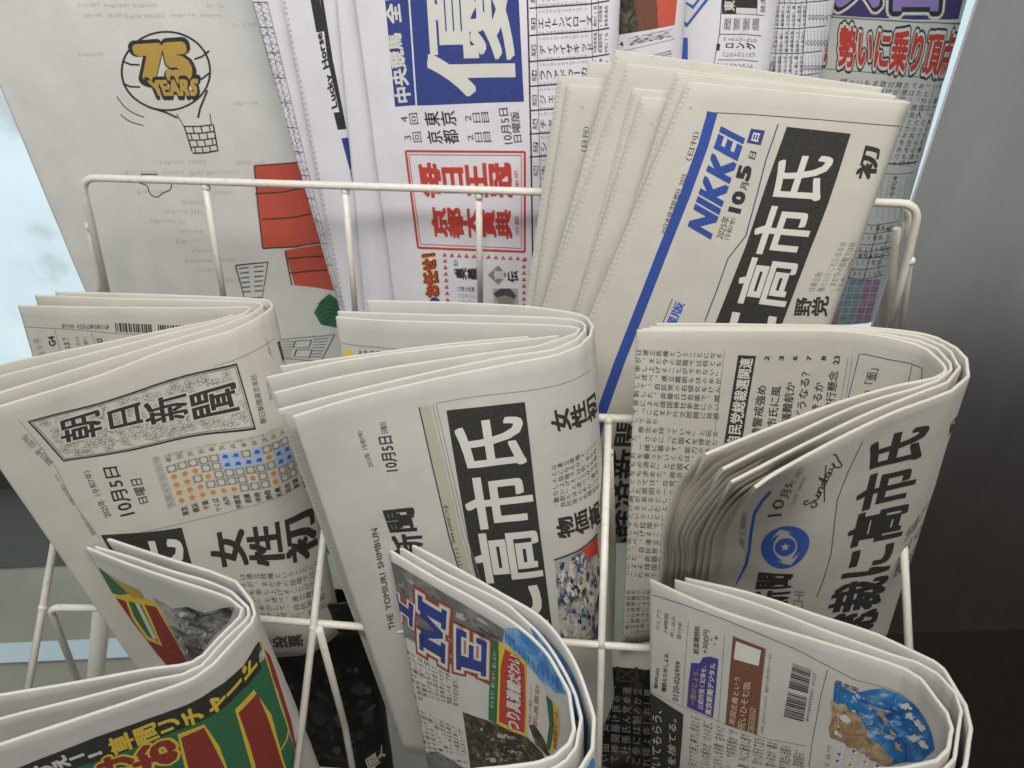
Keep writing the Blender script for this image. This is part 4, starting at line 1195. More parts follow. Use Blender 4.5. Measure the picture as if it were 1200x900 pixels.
p.poly([(978, 798), (1000, 812), (1035, 806), (1060, 817), (1080, 836), (1092, 858), (1096, 878), (1080, 893), (1040, 899), (1012, 880), (973, 864)], 'sea_photo', 0, 'weather_map')
MQ = [(984, 808), (1058, 822), (1088, 880), (1020, 878)]
p.collage(MQ, ['sky', 'royal', 'sky', 'light_blue'], 70, .10, .05, 'weather_map', 12)
p.poly(rough([(974, 820), (990, 824), (1003, 834), (1012, 848), (1016, 862), (1030, 872), (1047, 888), (1046, 899), (1022, 891), (1000, 876), (973, 863)], 2, .2), 'land_photo', 1, 'weather_map')
p.collage([(975, 828), (1000, 836), (1026, 878), (978, 862)], ['sand', 'mustard', 'brown', 'sand', 'white'], 36, .09, 1.1, 'weather_map', 14)
for k_, q_ in enumerate(([(1010, 820), (1017, 821), (1025, 829), (1020, 830)], [(1026, 829), (1036, 834), (1043, 846), (1039, 848), (1031, 839)], [(1043, 850), (1050, 860), (1048, 866), (1043, 858)], [(1050, 868), (1056, 872), (1058, 881), (1053, 880)], [(1027, 846), (1034, 851), (1038, 860), (1032, 857)])):
    p.poly(rough(q_, 20 + k_, .28), 'land_photo', 1, 'weather_map')
for k_, (x_, y_) in enumerate(((1066, 838), (1078, 852), (1070, 864), (1082, 872), (1062, 828), (990, 842), (1074, 846))):
    p.poly(rough([(x_ - 6, y_ - 2), (x_ + 2, y_ - 4), (x_ + 7, y_ + 3), (x_ - 1, y_ + 4)], 40 + k_, .35), 'white', 2, 'weather_map')
for q_ in ([(1005, 818), (1030, 828), (1060, 838), (1082, 862)], [(1000, 828), (1020, 846), (1040, 858), (1060, 870), (1062, 890)], [(1048, 822), (1040, 842), (1052, 862)]):
    p.line(resample(catmull(np.array(q_, float), 20), 12), .8, 'black', 2, 'weather_map')
p.frame([(973.5, 863), (980, 797), (986, 799), (978, 865)], .7, 'soft_black', 1)
p.text('10月4日9時', [(974.5, 861), (977.5, 836), (982, 838), (979, 863)], 'soft_black', res=1)
p.text('東京 横浜 千葉 水戸', [(980, 796), (1000, 800), (1000, 806), (980, 803)][0:4], 'soft_black', res=1) if False else None
p.text('天気図', [(980, 797), (1006, 806), (1005, 811), (979, 802)], 'soft_black', bold=.01)
for c in range(4):
    for r in range(3):
        cx, cy = 986 + 15 * c - 2.2 * r, 876 + 8 * r + 4.5 * c
        k = 'light_blue' if (c * 2 + r) % 3 == 0 else ('rust' if (c + r) % 3 == 0 else 'royal')
        p.poly([(cx - 4, cy - 4), (cx + 4, cy - 2), (cx + 3, cy + 4), (cx - 5, cy + 2)], 'white', 0)
        p.poly([(cx - 3, cy - 2.5), (cx + 2.5, cy - 1.5), (cx - 1, cy + 2.2)], k, 1)
p.text('くらべ', [(966, 897), (969, 873), (975, 874), (972, 899)], 'soft_black')
p.block([(805, 900), (808, 836), (945, 880), (941, 925)], 14, 9, 'soft_black', start=30)

# ---- centre lower: magazine-like back page inside the fold
p = Pen(S['C_in'], 'out', (0, .78))
p.poly([(457.5, 657), (500, 682), (550, 712), (592, 738), (586, 768), (575, 804), (535, 782), (495, 758), (458, 736)], 'soft_photo', 0, 'photograph')
p.collage([(460, 664), (590, 740), (574, 798), (461, 733)], ['grey', 'grey', 'soft_black', 'pale_grey'], 70, .07, 0.05, 'photograph', 5)
def slab(ch, q, part='lettering'):
    Q = p.quad(q)
    R_ = {'I': [(0, 0, 1, .24), (0, .76, 1, 1), (.32, .2, .68, .8)],
          'M': [(-.04, 0, .27, .17), (.73, 0, 1.04, .17), (-.04, .83, .36, 1), (.64, .83, 1.04, 1), (.05, .1, .27, .9), (.73, .1, .95, .9)],
          'E': [(0, 0, 1, .17), (0, .83, 1, 1), (.10, .1, .38, .9), (.3, .42, .72, .58), (.84, .1, 1, .34), (.84, .66, 1, .9)]}[ch]
    extra = [[(.2, .08), (.36, .08), (.5, .62), (.64, .08), (.8, .08), (.56, .9), (.44, .9)]] if ch == 'M' else []
    for g, mn, ly in ((.17, 'dark_red', 1), (.12, 'rust', 2), (.085, 'white', 3), (0, 'navy', 4)):
        for x0, y0, x1, y1 in R_:
            gx = g * .75
            upoly(p, Q, [(x0 - gx, y0 - g), (x1 + gx, y0 - g), (x1 + gx, y1 + g), (x0 - gx, y1 + g)], mn, ly, part)
        for e in extra:
            c = np.mean(e, axis=0)
            ee = [tuple(c + (np.array(z) - c) * (1 + g * 1.8)) for z in e]
            upoly(p, Q, ee, mn, ly, part)
slab('I', [(459, 717), (458, 689), (485, 709), (484, 736)])
slab('M', [(492, 758), (490, 698), (524, 718), (522, 776)])
slab('E', [(535, 784), (535, 735), (571, 752), (570, 793)])
p.block([(461, 803), (458, 748), (538, 796), (538, 832)], 9, 8, 'soft_black', start=20)
p.block([(470, 872), (462, 812), (543, 856), (549, 895)], 10, 8, 'soft_black', start=90, bold=.01)
p.block([(465, 824), (464, 812), (482, 823), (482, 836)], 2, 5, 'royal', start=9, bold=.02)
p.poly([(575, 749), (585, 752), (584, 800), (582, 848), (572.5, 843), (574, 795)], 'green', 1)
p.text('わります！買います！直します！', [(574.5, 828), (578, 763), (582, 764), (579, 830)], 'white', layer=2, res=1)
p.poly([(584.5, 751), (603, 763), (617, 776), (617, 820), (617.5, 862), (600, 857), (582.5, 848), (584, 800)], 'yellow', 1, 'advertisement')
p.poly([(587, 782), (592, 760), (606, 770), (615, 780), (616, 820), (615, 859), (600, 853), (585, 845)], 'red', 2, 'advertisement')
p.text('つり具満載だわい', [(592, 852), (595, 762), (611, 772), (611, 858)], 'dark_red', bold=.075, layer=3, part='advertisement')
p.text('つり具満載だわい', [(592, 852), (595, 762), (611, 772), (611, 858)], 'white', bold=.035, layer=4, part='advertisement')
p.poly([(592, 736), (607, 736), (636, 762), (652, 786), (664, 815), (652, 812), (636, 800), (618, 778), (600, 760), (591, 752)], 'blue_stripes', 0, 'photograph')
for k in range(11):
    f = k / 10
    p.line([(596 + 58 * f, 745 + 50 * f + 14 * f * (1 - f)), (598 + 55 * f, 756 + 52 * f)], 1.1, 'royal', 1)
p.poly([(617.5, 780), (636, 803), (646, 822), (648, 870), (640, 884), (618, 862)], 'white', 0, 'advertisement')
p.text('釣具買取', [(624, 848), (628, 800), (633, 804), (630, 852)], 'rust', bold=.02, layer=1, part='advertisement')
p.text('お気軽にお電話ください', [(619, 850), (621, 800), (624, 802), (623, 853)], 'soft_black', layer=1, part='advertisement', res=1)
p.poly([(620, 850), (626, 848), (638, 866), (646, 888), (640, 884), (628, 872)], 'crowd_photo', 1, 'advertisement')
p.poly([(640, 814), (648, 823), (650, 850), (645, 880), (640, 876), (644, 848)], 'green', 1, 'advertisement')
p.poly([(648, 823), (655, 832), (656, 856), (648, 882), (645, 879), (650, 850)], 'yellow', 1, 'advertisement')
p.text('大特価セール', [(647.5, 878), (650, 830), (655, 836), (653, 878)], 'red', bold=.03, layer=2, part='advertisement', res=1)
p.poly([(542, 834), (582, 848), (600, 857), (618, 864), (636, 882), (640, 892), (600, 897), (552, 903)], 'crowd_photo', 0, 'photograph')
p.collage([(556, 845), (605, 862), (625, 890), (566, 896)], ['black', 'soft_black', 'black', 'grey', 'olive', 'grey', 'black'], 110, .11, 0.1, 'photograph', 6)
p.poly([(473, 868), (512, 880), (550, 903), (476, 907)], 'soft_photo', 0)
p = Pen(S['C_mid'], 'out', (.2, .7))
p.poly([(618, 728), (640, 750), (662, 785), (674, 815), (680, 845), (668, 845), (655, 815), (640, 785)], 'blue_stripes', 0)
p = Pen(S['C_out'], 'out', (.2, .8))
p.poly([(625, 735), (645, 752), (668, 782), (682, 820), (690, 850), (686, 890), (676, 870), (660, 810), (640, 770)], 'blue_stripes', 0)
p = Pen(S['C_out'], 'in', (.5, 1))
p.poly([(678, 912), (694, 888), (697, 893), (697, 930), (678, 940)], 'blue_stripes', 0)

# ---- left lower: the colourful front
p = Pen(S['G_out'], 'out', (0, .62))
p.poly([(300, 756), (304, 752), (312, 775), (330, 833), (343, 872), (350, 905), (-45, 1010), (-45, 925), (24, 899), (111, 864), (192, 836), (249, 808), (285, 780)], 'green', 0, 'headline')
p.poly([(303, 751), (306, 783), (292, 801), (279, 813), (243, 841), (192, 862), (129, 887), (57, 908), (-40, 945), (-40, 922), (24, 898.5), (111, 864), (192, 835.5), (249, 808.5), (285, 780)], 'black', 1, 'headline')
vrun(p, '草間リチャード', [(133, 886), (125, 866), (297, 763), (303, 785)], mname='yellow', bold=.036, layer=2, part='headline')
vrun(p, 'すえー！', [(48, 908), (38, 899), (113, 869), (120, 884)], mname='white', bold=.05, layer=2, part='headline')
vrun(p, '俳優', [(304, 778), (303, 765), (308, 757), (310, 772)], mname='white', bold=.03, layer=2, part='headline', res=1)
def bordered(pts, mname, g, ly, part='headline'):
    c = np.mean(np.array(pts, float), axis=0)
    big = [tuple(c + (np.array(z) - c) + np.sign(np.array(z) - c) * g) for z in pts]
    p.poly(big, 'yellow', ly, part); p.poly(pts, mname, ly + 1, part)
bordered([(212, 864), (239, 852), (253, 878), (266, 905), (225, 915)], 'dark_red', 4, 2)
bordered([(279, 835), (301, 812), (313, 840), (326, 880), (334, 905), (304, 915), (292, 872)], 'dark_red', 4, 2)
p.line([(306, 753), (313, 775), (326, 815), (338, 855), (336, 866), (328, 880), (334, 900)], 1.8, 'yellow', 2, 'headline')
p.poly([(309, 760), (313, 775), (326, 815), (339, 855), (345, 880), (348, 880), (341, 845), (330, 810), (316, 768)], 'dark_red', 2, 'headline')
Qx = [(160, 903), (155, 880), (200, 862), (207, 890)]
p.text('お', Qx, 'yellow', bold=.13, layer=2, part='headline'); p.text('お', Qx, 'dark_red', bold=.06, layer=3, part='headline')
Qx = [(118, 915), (115, 892), (152, 878), (158, 905)]
p.text('け', Qx, 'yellow', bold=.13, layer=2, part='headline'); p.text('け', Qx, 'dark_red', bold=.06, layer=3, part='headline')
p = Pen(S['G_in'], 'in', (.5, 1))
def gl(pts): return [(x + max(0, .13 * (y - 642)) * max(0, 1 - max(0, x - 130) / 90), y) for x, y in pts]
p.poly(gl([(112, 664), (122, 672), (148, 688), (165, 700), (182, 708), (204, 745), (226, 777), (222, 815), (180, 815), (148, 745), (126, 700)]), 'yellow', 0, 'headline')
p.poly(gl([(127, 700), (140, 704), (146, 724), (163, 749), (185, 757), (172, 726), (164, 708), (179, 711), (200, 745), (222, 778), (218, 812), (184, 812), (152, 746)]), 'dark_red', 1, 'headline')
p.poly(gl([(112, 664), (122, 672), (140, 687), (150, 695), (134, 697), (125, 695)]), 'green', 1, 'headline')
p.poly(gl([(144, 704), (151, 706), (160, 708), (180, 752), (165, 745), (149, 722)]), 'green', 1, 'headline')
p.poly(gl([(152, 706), (158, 708), (178, 749), (172, 748)]), 'white', 2, 'headline')
p.poly(gl([(178, 776), (190, 788), (199, 800), (178, 800)]), 'green', 2, 'headline')
p.poly(gl([(122, 672), (140, 683), (160, 692), (165, 702), (150, 700)]), 'mustard', 3)
p.poly(gl([(176, 700), (200, 713), (220, 711), (240, 718), (275, 712), (268, 728), (248, 748), (232, 772), (218, 776), (200, 742)]), 'grey_photo', 1, 'photograph')
p.collage([(196, 712), (262, 722), (240, 760), (214, 768)], ['soft_black', 'grey', 'pale_grey', 'white', 'grey'], 46, .12, 2, 'photograph', 8)
p.line([(205, 720), (225, 726), (262, 716)], 1.4, 'soft_black', 2); p.line([(208, 738), (222, 745), (240, 742), (252, 738)], 1.4, 'soft_black', 2)

def perfs(name, side='out', i0=.25, i1=1.4, step=.28, mname='crease'):
    q_ = Pen(S[name], side); j = .3
    while j < S[name].m - 2:
        q_.raw([(i0, j), (i1, j), (i1, j + step * .45), (i0, j + step * .45)], [(0, 1, 2, 3)], mname, 0); j += step
for nm in ('N1', 'N2', 'N3', 'N4', 'N5', 'N6', 'N7', 'N8', 'Y_mid', 'R3'): perfs(nm)

# ---- dark paper
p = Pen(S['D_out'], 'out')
p.poly([(300, 702), (360, 711), (400, 708), (428, 707), (446, 800), (458, 850), (474, 930), (330, 960)], 'dark_photo_shade', 0, 'photograph')
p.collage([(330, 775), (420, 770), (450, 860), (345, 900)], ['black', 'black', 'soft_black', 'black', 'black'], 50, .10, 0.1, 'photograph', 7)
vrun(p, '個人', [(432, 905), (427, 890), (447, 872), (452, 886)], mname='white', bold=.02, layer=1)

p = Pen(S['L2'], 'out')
p.poly([(650, 775), (700, 780), (740, 783), (800, 789), (800, 960), (650, 955)], 'dark_photo_shade', 0, 'photograph')  # no picture: dark ink painted over the page as the gap's shade
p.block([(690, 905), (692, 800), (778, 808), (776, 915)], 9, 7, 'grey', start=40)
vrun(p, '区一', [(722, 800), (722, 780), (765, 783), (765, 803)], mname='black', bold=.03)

# ---- upper tier: racing paper with the big blue title
p = Pen(S['R1'], 'out', (0, .75))
p.poly([(445, -70), (474, -70), (487, 123), (463, 125)], 'navy', 0, 'masthead')
p.poly([(476, -70), (604, -70), (614, 119), (489, 123.5)], 'navy', 0, 'masthead')
p.text('中央競馬', [(464, 121), (452, 40), (470, 38), (483, 119)], 'white', bold=.035, part='masthead')
p.text('全レース', [(453, 28), (443, -60), (461, -62), (471, 27)], 'white', bold=.035, part='masthead')
p.text('優', [(503, 114), (493, -46), (597, -48), (606, 112)], 'white', bold=.014, part='masthead', res=4)
vrun(p, '4回', [(471, 146), (469, 134), (489, 132), (491, 145)], mname='soft_black'); vrun(p, '東京', [(499, 148), (496, 131), (533, 129), (536, 147)], mname='black', bold=.01)
vrun(p, '2日目', [(546, 144), (544, 133), (572, 131), (574, 143)], mname='soft_black')
vrun(p, '3回', [(475, 167), (473, 156), (493, 154), (495, 166)], mname='soft_black'); vrun(p, '京都', [(502, 169), (499, 153), (536, 151), (539, 168)], mname='black', bold=.01)
vrun(p, '2日目', [(549, 167), (547, 156), (574, 154), (576, 166)], mname='soft_black')
p.text('10月5日', [(590, 169), (584, 127), (595, 126), (602, 168)], 'soft_black', bold=.005)
p.text('日曜版', [(602, 167), (598, 131), (608, 130), (612, 166)], 'soft_black', bold=.005)
p.frame([(475.5, 177), (615, 178), (615, 295), (490, 290)], 2.6, 'red', 1, 'race_panel')
p.frame([(479, 181), (611, 182), (611, 291), (493, 286)], .8, 'red', 1, 'race_panel')
vrun(p, '毎日王冠', [(494, 230), (488.5, 192), (598, 192), (600, 230)], mname='red', bold=.045, part='race_panel')
vrun(p, '京都大賞典', [(508, 277), (505, 243), (598, 247), (600, 279)], mname='red', bold=.045, part='race_panel')
p.text('東京', [(604, 221), (602, 199), (607, 199), (609, 221)], 'red', part='race_panel'); p.text('京都', [(604, 276), (603, 253), (608, 253), (609, 276)], 'red', part='race_panel')
Qx = [(500, 348), (494, 299), (510, 297), (515, 346)]
p.text('お任せ！', Qx, 'yellow', bold=.14, layer=0); p.text('お任せ！', Qx, 'black', bold=.085, layer=1); p.text('お任せ！', Qx, 'red', bold=.03, layer=2)
p.text('⑤', [(505, 372), (502, 350), (516, 349), (519, 371)], 'navy', bold=.06)
for k in range(12):
    for (x, y) in ((521 + k * 8.6, 299 + k * .42),) + (((521.5 + k * .5, 306 + k * 7.6), (614, 305 + k * 7.6)) if k < 9 else ()):
        Q = p.quad([(x - 2.6, y - 2.6), (x + 2.6, y - 2.6), (x + 2.6, y + 2.6), (x - 2.6, y + 2.6)])
        for a in (0.5, 2.6, 4.7): disc(p, Q, .5 + .27 * math.cos(a), .5 + .27 * math.sin(a), .23, 'red', 1, '', 8)
p.text('佐藤 直文', [(532, 322), (531, 304), (560, 305), (561, 323)][0:1] + [(531.5, 304), (536.5, 304), (537.5, 322)], 'soft_black')
vrun(p, '奥義', [(534, 327), (533, 313), (560, 314), (561, 328)], mname='black', bold=.03)
p.poly([(584, 311), (594.5, 322), (584, 333.5), (571.5, 322)], 'grey', 1); p.text('直', [(579, 328), (578, 316), (590, 316), (591, 328)], 'white', bold=.03, layer=2)
p.text('伝', [(595, 331), (594, 318), (607, 317), (608, 330)], 'black', bold=.03)
p.block([(537, 358), (536, 334), (556, 335), (558, 359)], 3, 5, 'soft_black')
Q = p.quad([(578, 338), (606, 338), (608, 366), (579, 366)])
p.box([(578, 338), (607, 338), (608, 366), (579, 366)], 'pale_grey', 0)
upoly(p, Q, [(.0, .2), (.3, 0), (.7, 0), (.95, .3), (.8, .55), (.2, .5)], 'soft_black', 1); upoly(p, Q, [(.15, .35), (.5, .28), (.82, .4), (.85, .8), (.6, 1), (.2, .95)], 'grey', 2)
p.line([(616.5, -60), (620, 70), (622.5, 180), (624.5, 320), (626, 380)], 1.8, 'black', 1)
names = ['メイショウドトウ', 'エルトンバローズ', 'ディマイザキッド', 'ラファドゥーカ', 'ジェネラルス', 'チャンスパール', 'シャドウフ', 'ホウオウビス']
ys = [-22, 9.5, 41.5, 72, 101, 129.5, 157, 184, 212]
for k, nm in enumerate(names):
    y0, y1 = ys[k], ys[k + 1]; x0 = 622 + k * .5
    p.line([(620.5, y0), (690, y0 - 5), (714, y0 - 9)], 1.5, 'black', 1)
    h = y1 - y0
    vrun(p, nm, [(x0 + 9, y0 + h * .76), (x0 + 9, y0 + h * .36), (x0 + 9 + 7.9 * len(nm), y0 + h * .36 - 4), (x0 + 9 + 7.9 * len(nm), y0 + h * .76 - 4)], mname='black', bold=.005)
    for f, st0 in ((.06, 3), (.83, 17)):
        p.block([(x0 + 8, y0 + h * (f + .16)), (x0 + 8, y0 + h * f), (x0 + 66, y0 + h * f - 4), (x0 + 66, y0 + h * (f + .16) - 4)], 1, 13, 'grey', corpus='ディープインパクトロードカナロアショウナンキズナ', start=st0 + k, ragged=0)
    p.poly([(x0, y0 + h * .36), (x0 + 5.5, y0 + h * .36), (x0 + 5.5, y0 + h * .58), (x0, y0 + h * .58)], 'black', 1)
    p.text(str(k + 1), [(x0 + 1, y0 + h * .55), (x0 + 1, y0 + h * .40), (x0 + 4.8, y0 + h * .40), (x0 + 4.8, y0 + h * .55)], 'white', bold=.05, layer=2)
    p.text('馬', [(x0, y0 + h * .80), (x0, y0 + h * .62), (x0 + 5.5, y0 + h * .62), (x0 + 5.5, y0 + h * .80)], 'soft_black', res=1)
    for c in range(3):
        xx = 695 + c * 6.4
        p.block([(xx, y0 + h * .88 - 6), (xx, y0 + h * .1 - 6), (xx + 5, y0 + h * .1 - 7), (xx + 5, y0 + h * .88 - 7)], 1, 5, 'soft_black', mode='h', corpus='牝57石橋脩牡56西村栗東美浦田中', start=k * 5 + c * 3, ragged=0)
p.line([(627, -60), (630, 70), (632.5, 180), (634, 260)], .7, 'soft_black', 1); p.line([(692, -60), (694, 60), (695, 90)], .7, 'soft_black', 1); p.line([(700.5, -60), (701.5, 60)], .7, 'soft_black', 1)
p = Pen(S['R3'], 'out')
p.line([(300, -60), (331, 0), (358, 114), (379, 236), (399, 350), (402, 370)][1:], 1.6, 'white', 0)
p.poly([(359, -60), (372, -60), (375, 0), (381, 36), (371, 38), (364, 0)][1:] , 'black', 1)
p.poly([(372, -40), (379, 0), (390, 70), (406, 150), (402, 150), (384, 70), (375.5, 0)], 'black', 1)
p.text('Lucky Horse', [(389, 128), (370, 41), (379, 36), (398, 124)], 'black', bold=.03, res=2)
p.poly([(391, 132), (398, 131), (406, 151), (396, 152)], 'black', 1)
p.poly([(400, 162), (408, 161), (414, 198), (410, 199)], 'navy', 1); p.poly([(410, 200), (414.5, 199), (423, 262)], 'grey', 1)
p = Pen(S['R4'], 'out')
Q = p.quad([(296, 2), (313, 2), (402, 360), (394, 358)])
for k in range(150):                                # the narrow lattice of tiny entries down the edge
    y = k / 150
    for c in range(4):
        if (k * 7 + c * 5) % 11 < 7:
            v, f, adv = glyph(CORPUS[(k * 3 + c) % len(CORPUS)], 0.0, 1)
            if len(v): p.put(Q, np.stack([.05 + c * .24 + v[:, 0] * .22, y + (0.6 - v[:, 1]) * .0062], 1), f, 'soft_black', 1)
for c in (0.0, .5, 1.0):
    upoly(p, Q, [(c, 0), (c + .035, 0), (c + .035, 1), (c, 1)], 'soft_black', 1)
for k in range(13):
    upoly(p, Q, [(0, k / 13), (1, k / 13), (1, k / 13 + .002), (0, k / 13 + .002)], 'soft_black', 1)

p = Pen(S['R5'], 'out', (0, .75))
p.poly([(715, -70), (800, -70), (790, 29), (760, 35), (722, 41)], 'crowd_photo', 0, 'photograph')
p.poly([(765, -70), (801, -70), (790.5, 29), (771, 32)], 'house_red', 1, 'photograph')
p.poly([(740, -20), (765, -20), (771, 32), (748, 36)], 'brown', 1, 'photograph')
p.text('写真は昨年のゴール前', [(733, 54), (733, 45), (789, 33), (789, 43)], 'soft_black')
p.poly([(726, 52), (729, 48), (731, 54)], 'black', 1)
p.line([(722, 61), (755, 54), (791, 45)], .7, 'grey')
p.text('4 8 0', [(760, 74), (760, 66), (788, 58), (788, 66)], 'soft_black'); p.text('18', [(742, 80), (742, 73), (755, 70), (755, 77)], 'soft_black')
p = Pen(S['R6'], 'out', (0, .8))
EQ = p.quad([(735, -62), (836, -62), (834, 80), (735, 80)])
disc(p, EQ, .0, .5, .60, 'royal', 1, 'emblem', 40, 1.0, .44); disc(p, EQ, .0, .5, .66, 'royal', 1, 'emblem', 40, 1.0, .63)
disc(p, EQ, .0, .5, .44, 'light_blue', 1, 'emblem', 36, 1.0, .37)
p.poly([(792, 20), (805, 32), (822, 10), (834, -5), (826, -12), (812, 6), (800, 0), (790, -10)], 'royal', 2, 'emblem')
p.poly([(794, 18), (805, 27), (819, 9), (830, -6), (826, -8), (812, 11), (803, 4), (793, 0)], 'white', 3, 'emblem')
p.poly([(790, 44), (806, 44), (806, 72), (790, 70)], 'royal', 2, 'emblem')
p.line([(846, -60), (846, 0), (843, 40), (836, 78)], .9, 'soft_black')
p.poly([(846, -30), (889, -30), (887, 17.5), (846, 15)], 'black', 1); 
p.text('東京', [(848, 13), (848, -12), (861, -12), (861, 13)], 'white', bold=.02, layer=2); p.text('11', [(864, 14), (864, -6), (885, -6), (885, 15)], 'white', bold=.05, layer=2)
p.text('発走', [(891, 15), (891, -4), (897, -4), (897, 15)], 'soft_black')
for y in (16, 40, 70): p.line([(845 - y * .05, y), (870, y), (897 - y * .12, y + 2)], .9, 'soft_black')
for c in range(4):
    p.block([(848 + c * 11, 38), (849 + c * 11, 18), (857 + c * 11, 18), (856 + c * 11, 38)], 1, 4, 'soft_black', start=c * 7, corpus='馬番枠連単勝複勝賞金父母の父距離芝', ragged=0)
vrun(p, 'ロング', [(850, 56), (851, 50), (886, 50), (885, 58)], mname='black', bold=.02)
p.block([(847, 49), (848, 42), (888, 44), (887, 51)], 1, 9, 'soft_black', corpus='ヴィクトワールピサアグネスタキオン', ragged=0); p.block([(845, 68), (846, 59), (886, 60), (885, 69)], 1, 9, 'soft_black', start=3, corpus='ウンダンビルトカシンスブラックタイド', ragged=0)
p.poly([(840, 51), (844, 51), (843, 59), (839, 59)], 'black', 1); p.block([(839, 80), (840, 72), (884, 74), (882, 82)], 1, 9, 'soft_black', corpus='アイアフブリランテ', ragged=0)
p = Pen(S['R7'], 'out', (0, .8))
for y in (3, 33, 62, 88): p.line([(900 - y * .1, y), (935, y + .5), (972 - y * .14, y - 3)], 1.1, 'soft_black')
for k, x in enumerate((899, 907, 914, 920, 927, 933, 940, 946)): p.line([(x, -60), (x - .5, 0), (x - 7, 90)], .8 if k in (0, 1, 7) else .5, 'soft_black')
for r, y in enumerate((-24, 6, 36, 65)):
    vrun(p, 'ムスメ' if r % 2 else 'ンア', [(901, y + 22), (901, y + 4), (907, y + 4), (907, y + 22)], mname='black', bold=.01, res=1)
    for c in range(6):
        p.block([(908 + c * 6.4 - y * .06, y + 25), (908.6 + c * 6.4 - y * .06, y), (914 + c * 6.4 - y * .06, y), (913.4 + c * 6.4 - y * .06, y + 25)], 1, 5, 'soft_black', mode='h', start=c * 5 + r * 11, corpus='中山芝良1着2番小雨東京ダ重稍京都阪神サンスポ牝馬', ragged=0)
    for c in range(6):
        x = 949 + c * 4.0 - y * .09
        for d in range(9): p.poly([(x, y + d * 2.9), (x + .9, y + d * 2.9), (x + .9, y + d * 2.9 + 1), (x, y + d * 2.9 + 1)], 'grey', 1)
        Q = p.quad([(x - 2, y + 11), (x + 2, y + 11), (x + 2, y + 17), (x - 2, y + 17)])
        if r % 2: disc(p, Q, .5, .5, .5, 'soft_black', 2, '', 12, 1.2, .38)
        else: p.stroke(Q, [(1, 0), (0, .5), (1, 1)], .18, 'soft_black', 2)
p = Pen(S['R8'], 'out', (0, .72))
p.poly([(960, -85), (1100, -85), (1150, -88), (1128, 23), (1075, 23), (1010, 20), (966, 17)], 'violet', 0, 'title_band')
for s_, q_ in (('ズ', [(978, -60), (1040, -60), (1035, 9), (978, 9)]), ('ロ', [(1046, -50), (1104, -50), (1099, 13), (1046, 13)])):
    p.text(s_, q_, 'white', bold=.11, layer=1, part='title_band', res=4); p.text(s_, q_, 'black', bold=.07, layer=2, part='title_band', res=4); p.text(s_, q_, 'lilac', bold=.03, layer=3, part='title_band', res=4)
p.line([(968, 19.5), (1010, 22), (1075, 26), (1126, 27)], 1.2, 'green', 1)
tq = [(966, 28), (1122, 38), (1108, 88), (964, 76)]
for bo, mn, ly in ((.14, 'black', 1), (.085, 'white', 2), (.035, 'red', 3)):
    p.text('！勢いに乗り頂点', tq, mn, bold=bo, layer=ly, part='headline', res=3)
p.line([(962, 80), (1010, 84), (1075, 90), (1104, 92)], .8, 'soft_black')
p.block([(985, 91), (1108, 96), (1078, 196), (950, 190)], 14, 12, 'soft_black', bold=.01, ragged=.05, start=140)
p.line([(1030, 191), (1050, 192), (1073, 190)], 1.6, 'soft_black'); p.line([(1030, 203), (1050, 204), (1070, 202)], .8, 'soft_black')
for c, (x, nm) in enumerate(((1046, 'キジサナ'), (1026, 'カルバナ'))):
    p.text(nm, [(x, 206), (x + 7, 206), (x + 2, 230), (x - 5, 230)], 'black', mode='v', bold=.01) if True else None
for c in range(5):
    x = 1034 + c * 7
    p.block([(x, 206), (x + 3.4, 206), (x - 6, 256), (x - 9, 256)], 1, 13, 'grey', start=c * 9, corpus='メイショウキングヘイローフジキセキ', ragged=0)
for y in (262, 272, 285, 293, 301, 314, 325): p.line([(1000 - (y - 262) * .22, y), (1025 - (y - 262) * .25, y + 2), (1053 - (y - 262) * .28, y - 3)], .8, 'soft_black')
for y in (263, 274, 287, 295, 303, 316): p.block([(1001 - (y - 262) * .24, y), (1050 - (y - 262) * .27, y), (1048 - (y - 262) * .27, y + 8), (1000 - (y - 262) * .24, y + 8)], 1, 8, 'soft_black', mode='h', start=y, corpus='回△◯×5210牝京-3着馬▲', ragged=.1)
for x in (1012, 1030, 1044): p.line([(x, 262), (x - 18, 328)], .7, 'soft_black')
for r in range(8):
    for c in range(5):
        y = 327 + r * 8.2; x = 986 + c * 9.4 - (y - 327) * .26
        p.poly([(x, y), (x + 8.8, y), (x + 6.8, y + 7.7), (x - 2, y + 7.7)], 'teal' if c < 3 and c > 0 or (c == 0 and r < 4) else 'pink', 0)
        p.block([(x + .5, y + .6), (x + 8.2, y + .6), (x + 6.5, y + 7), (x - 1.2, y + 7)], 2, 3, 'soft_black', mode='h', start=r * 9 + c * 4, corpus='11R東京京都2番単勝馬連◎①②ゲート三連', ragged=.1)

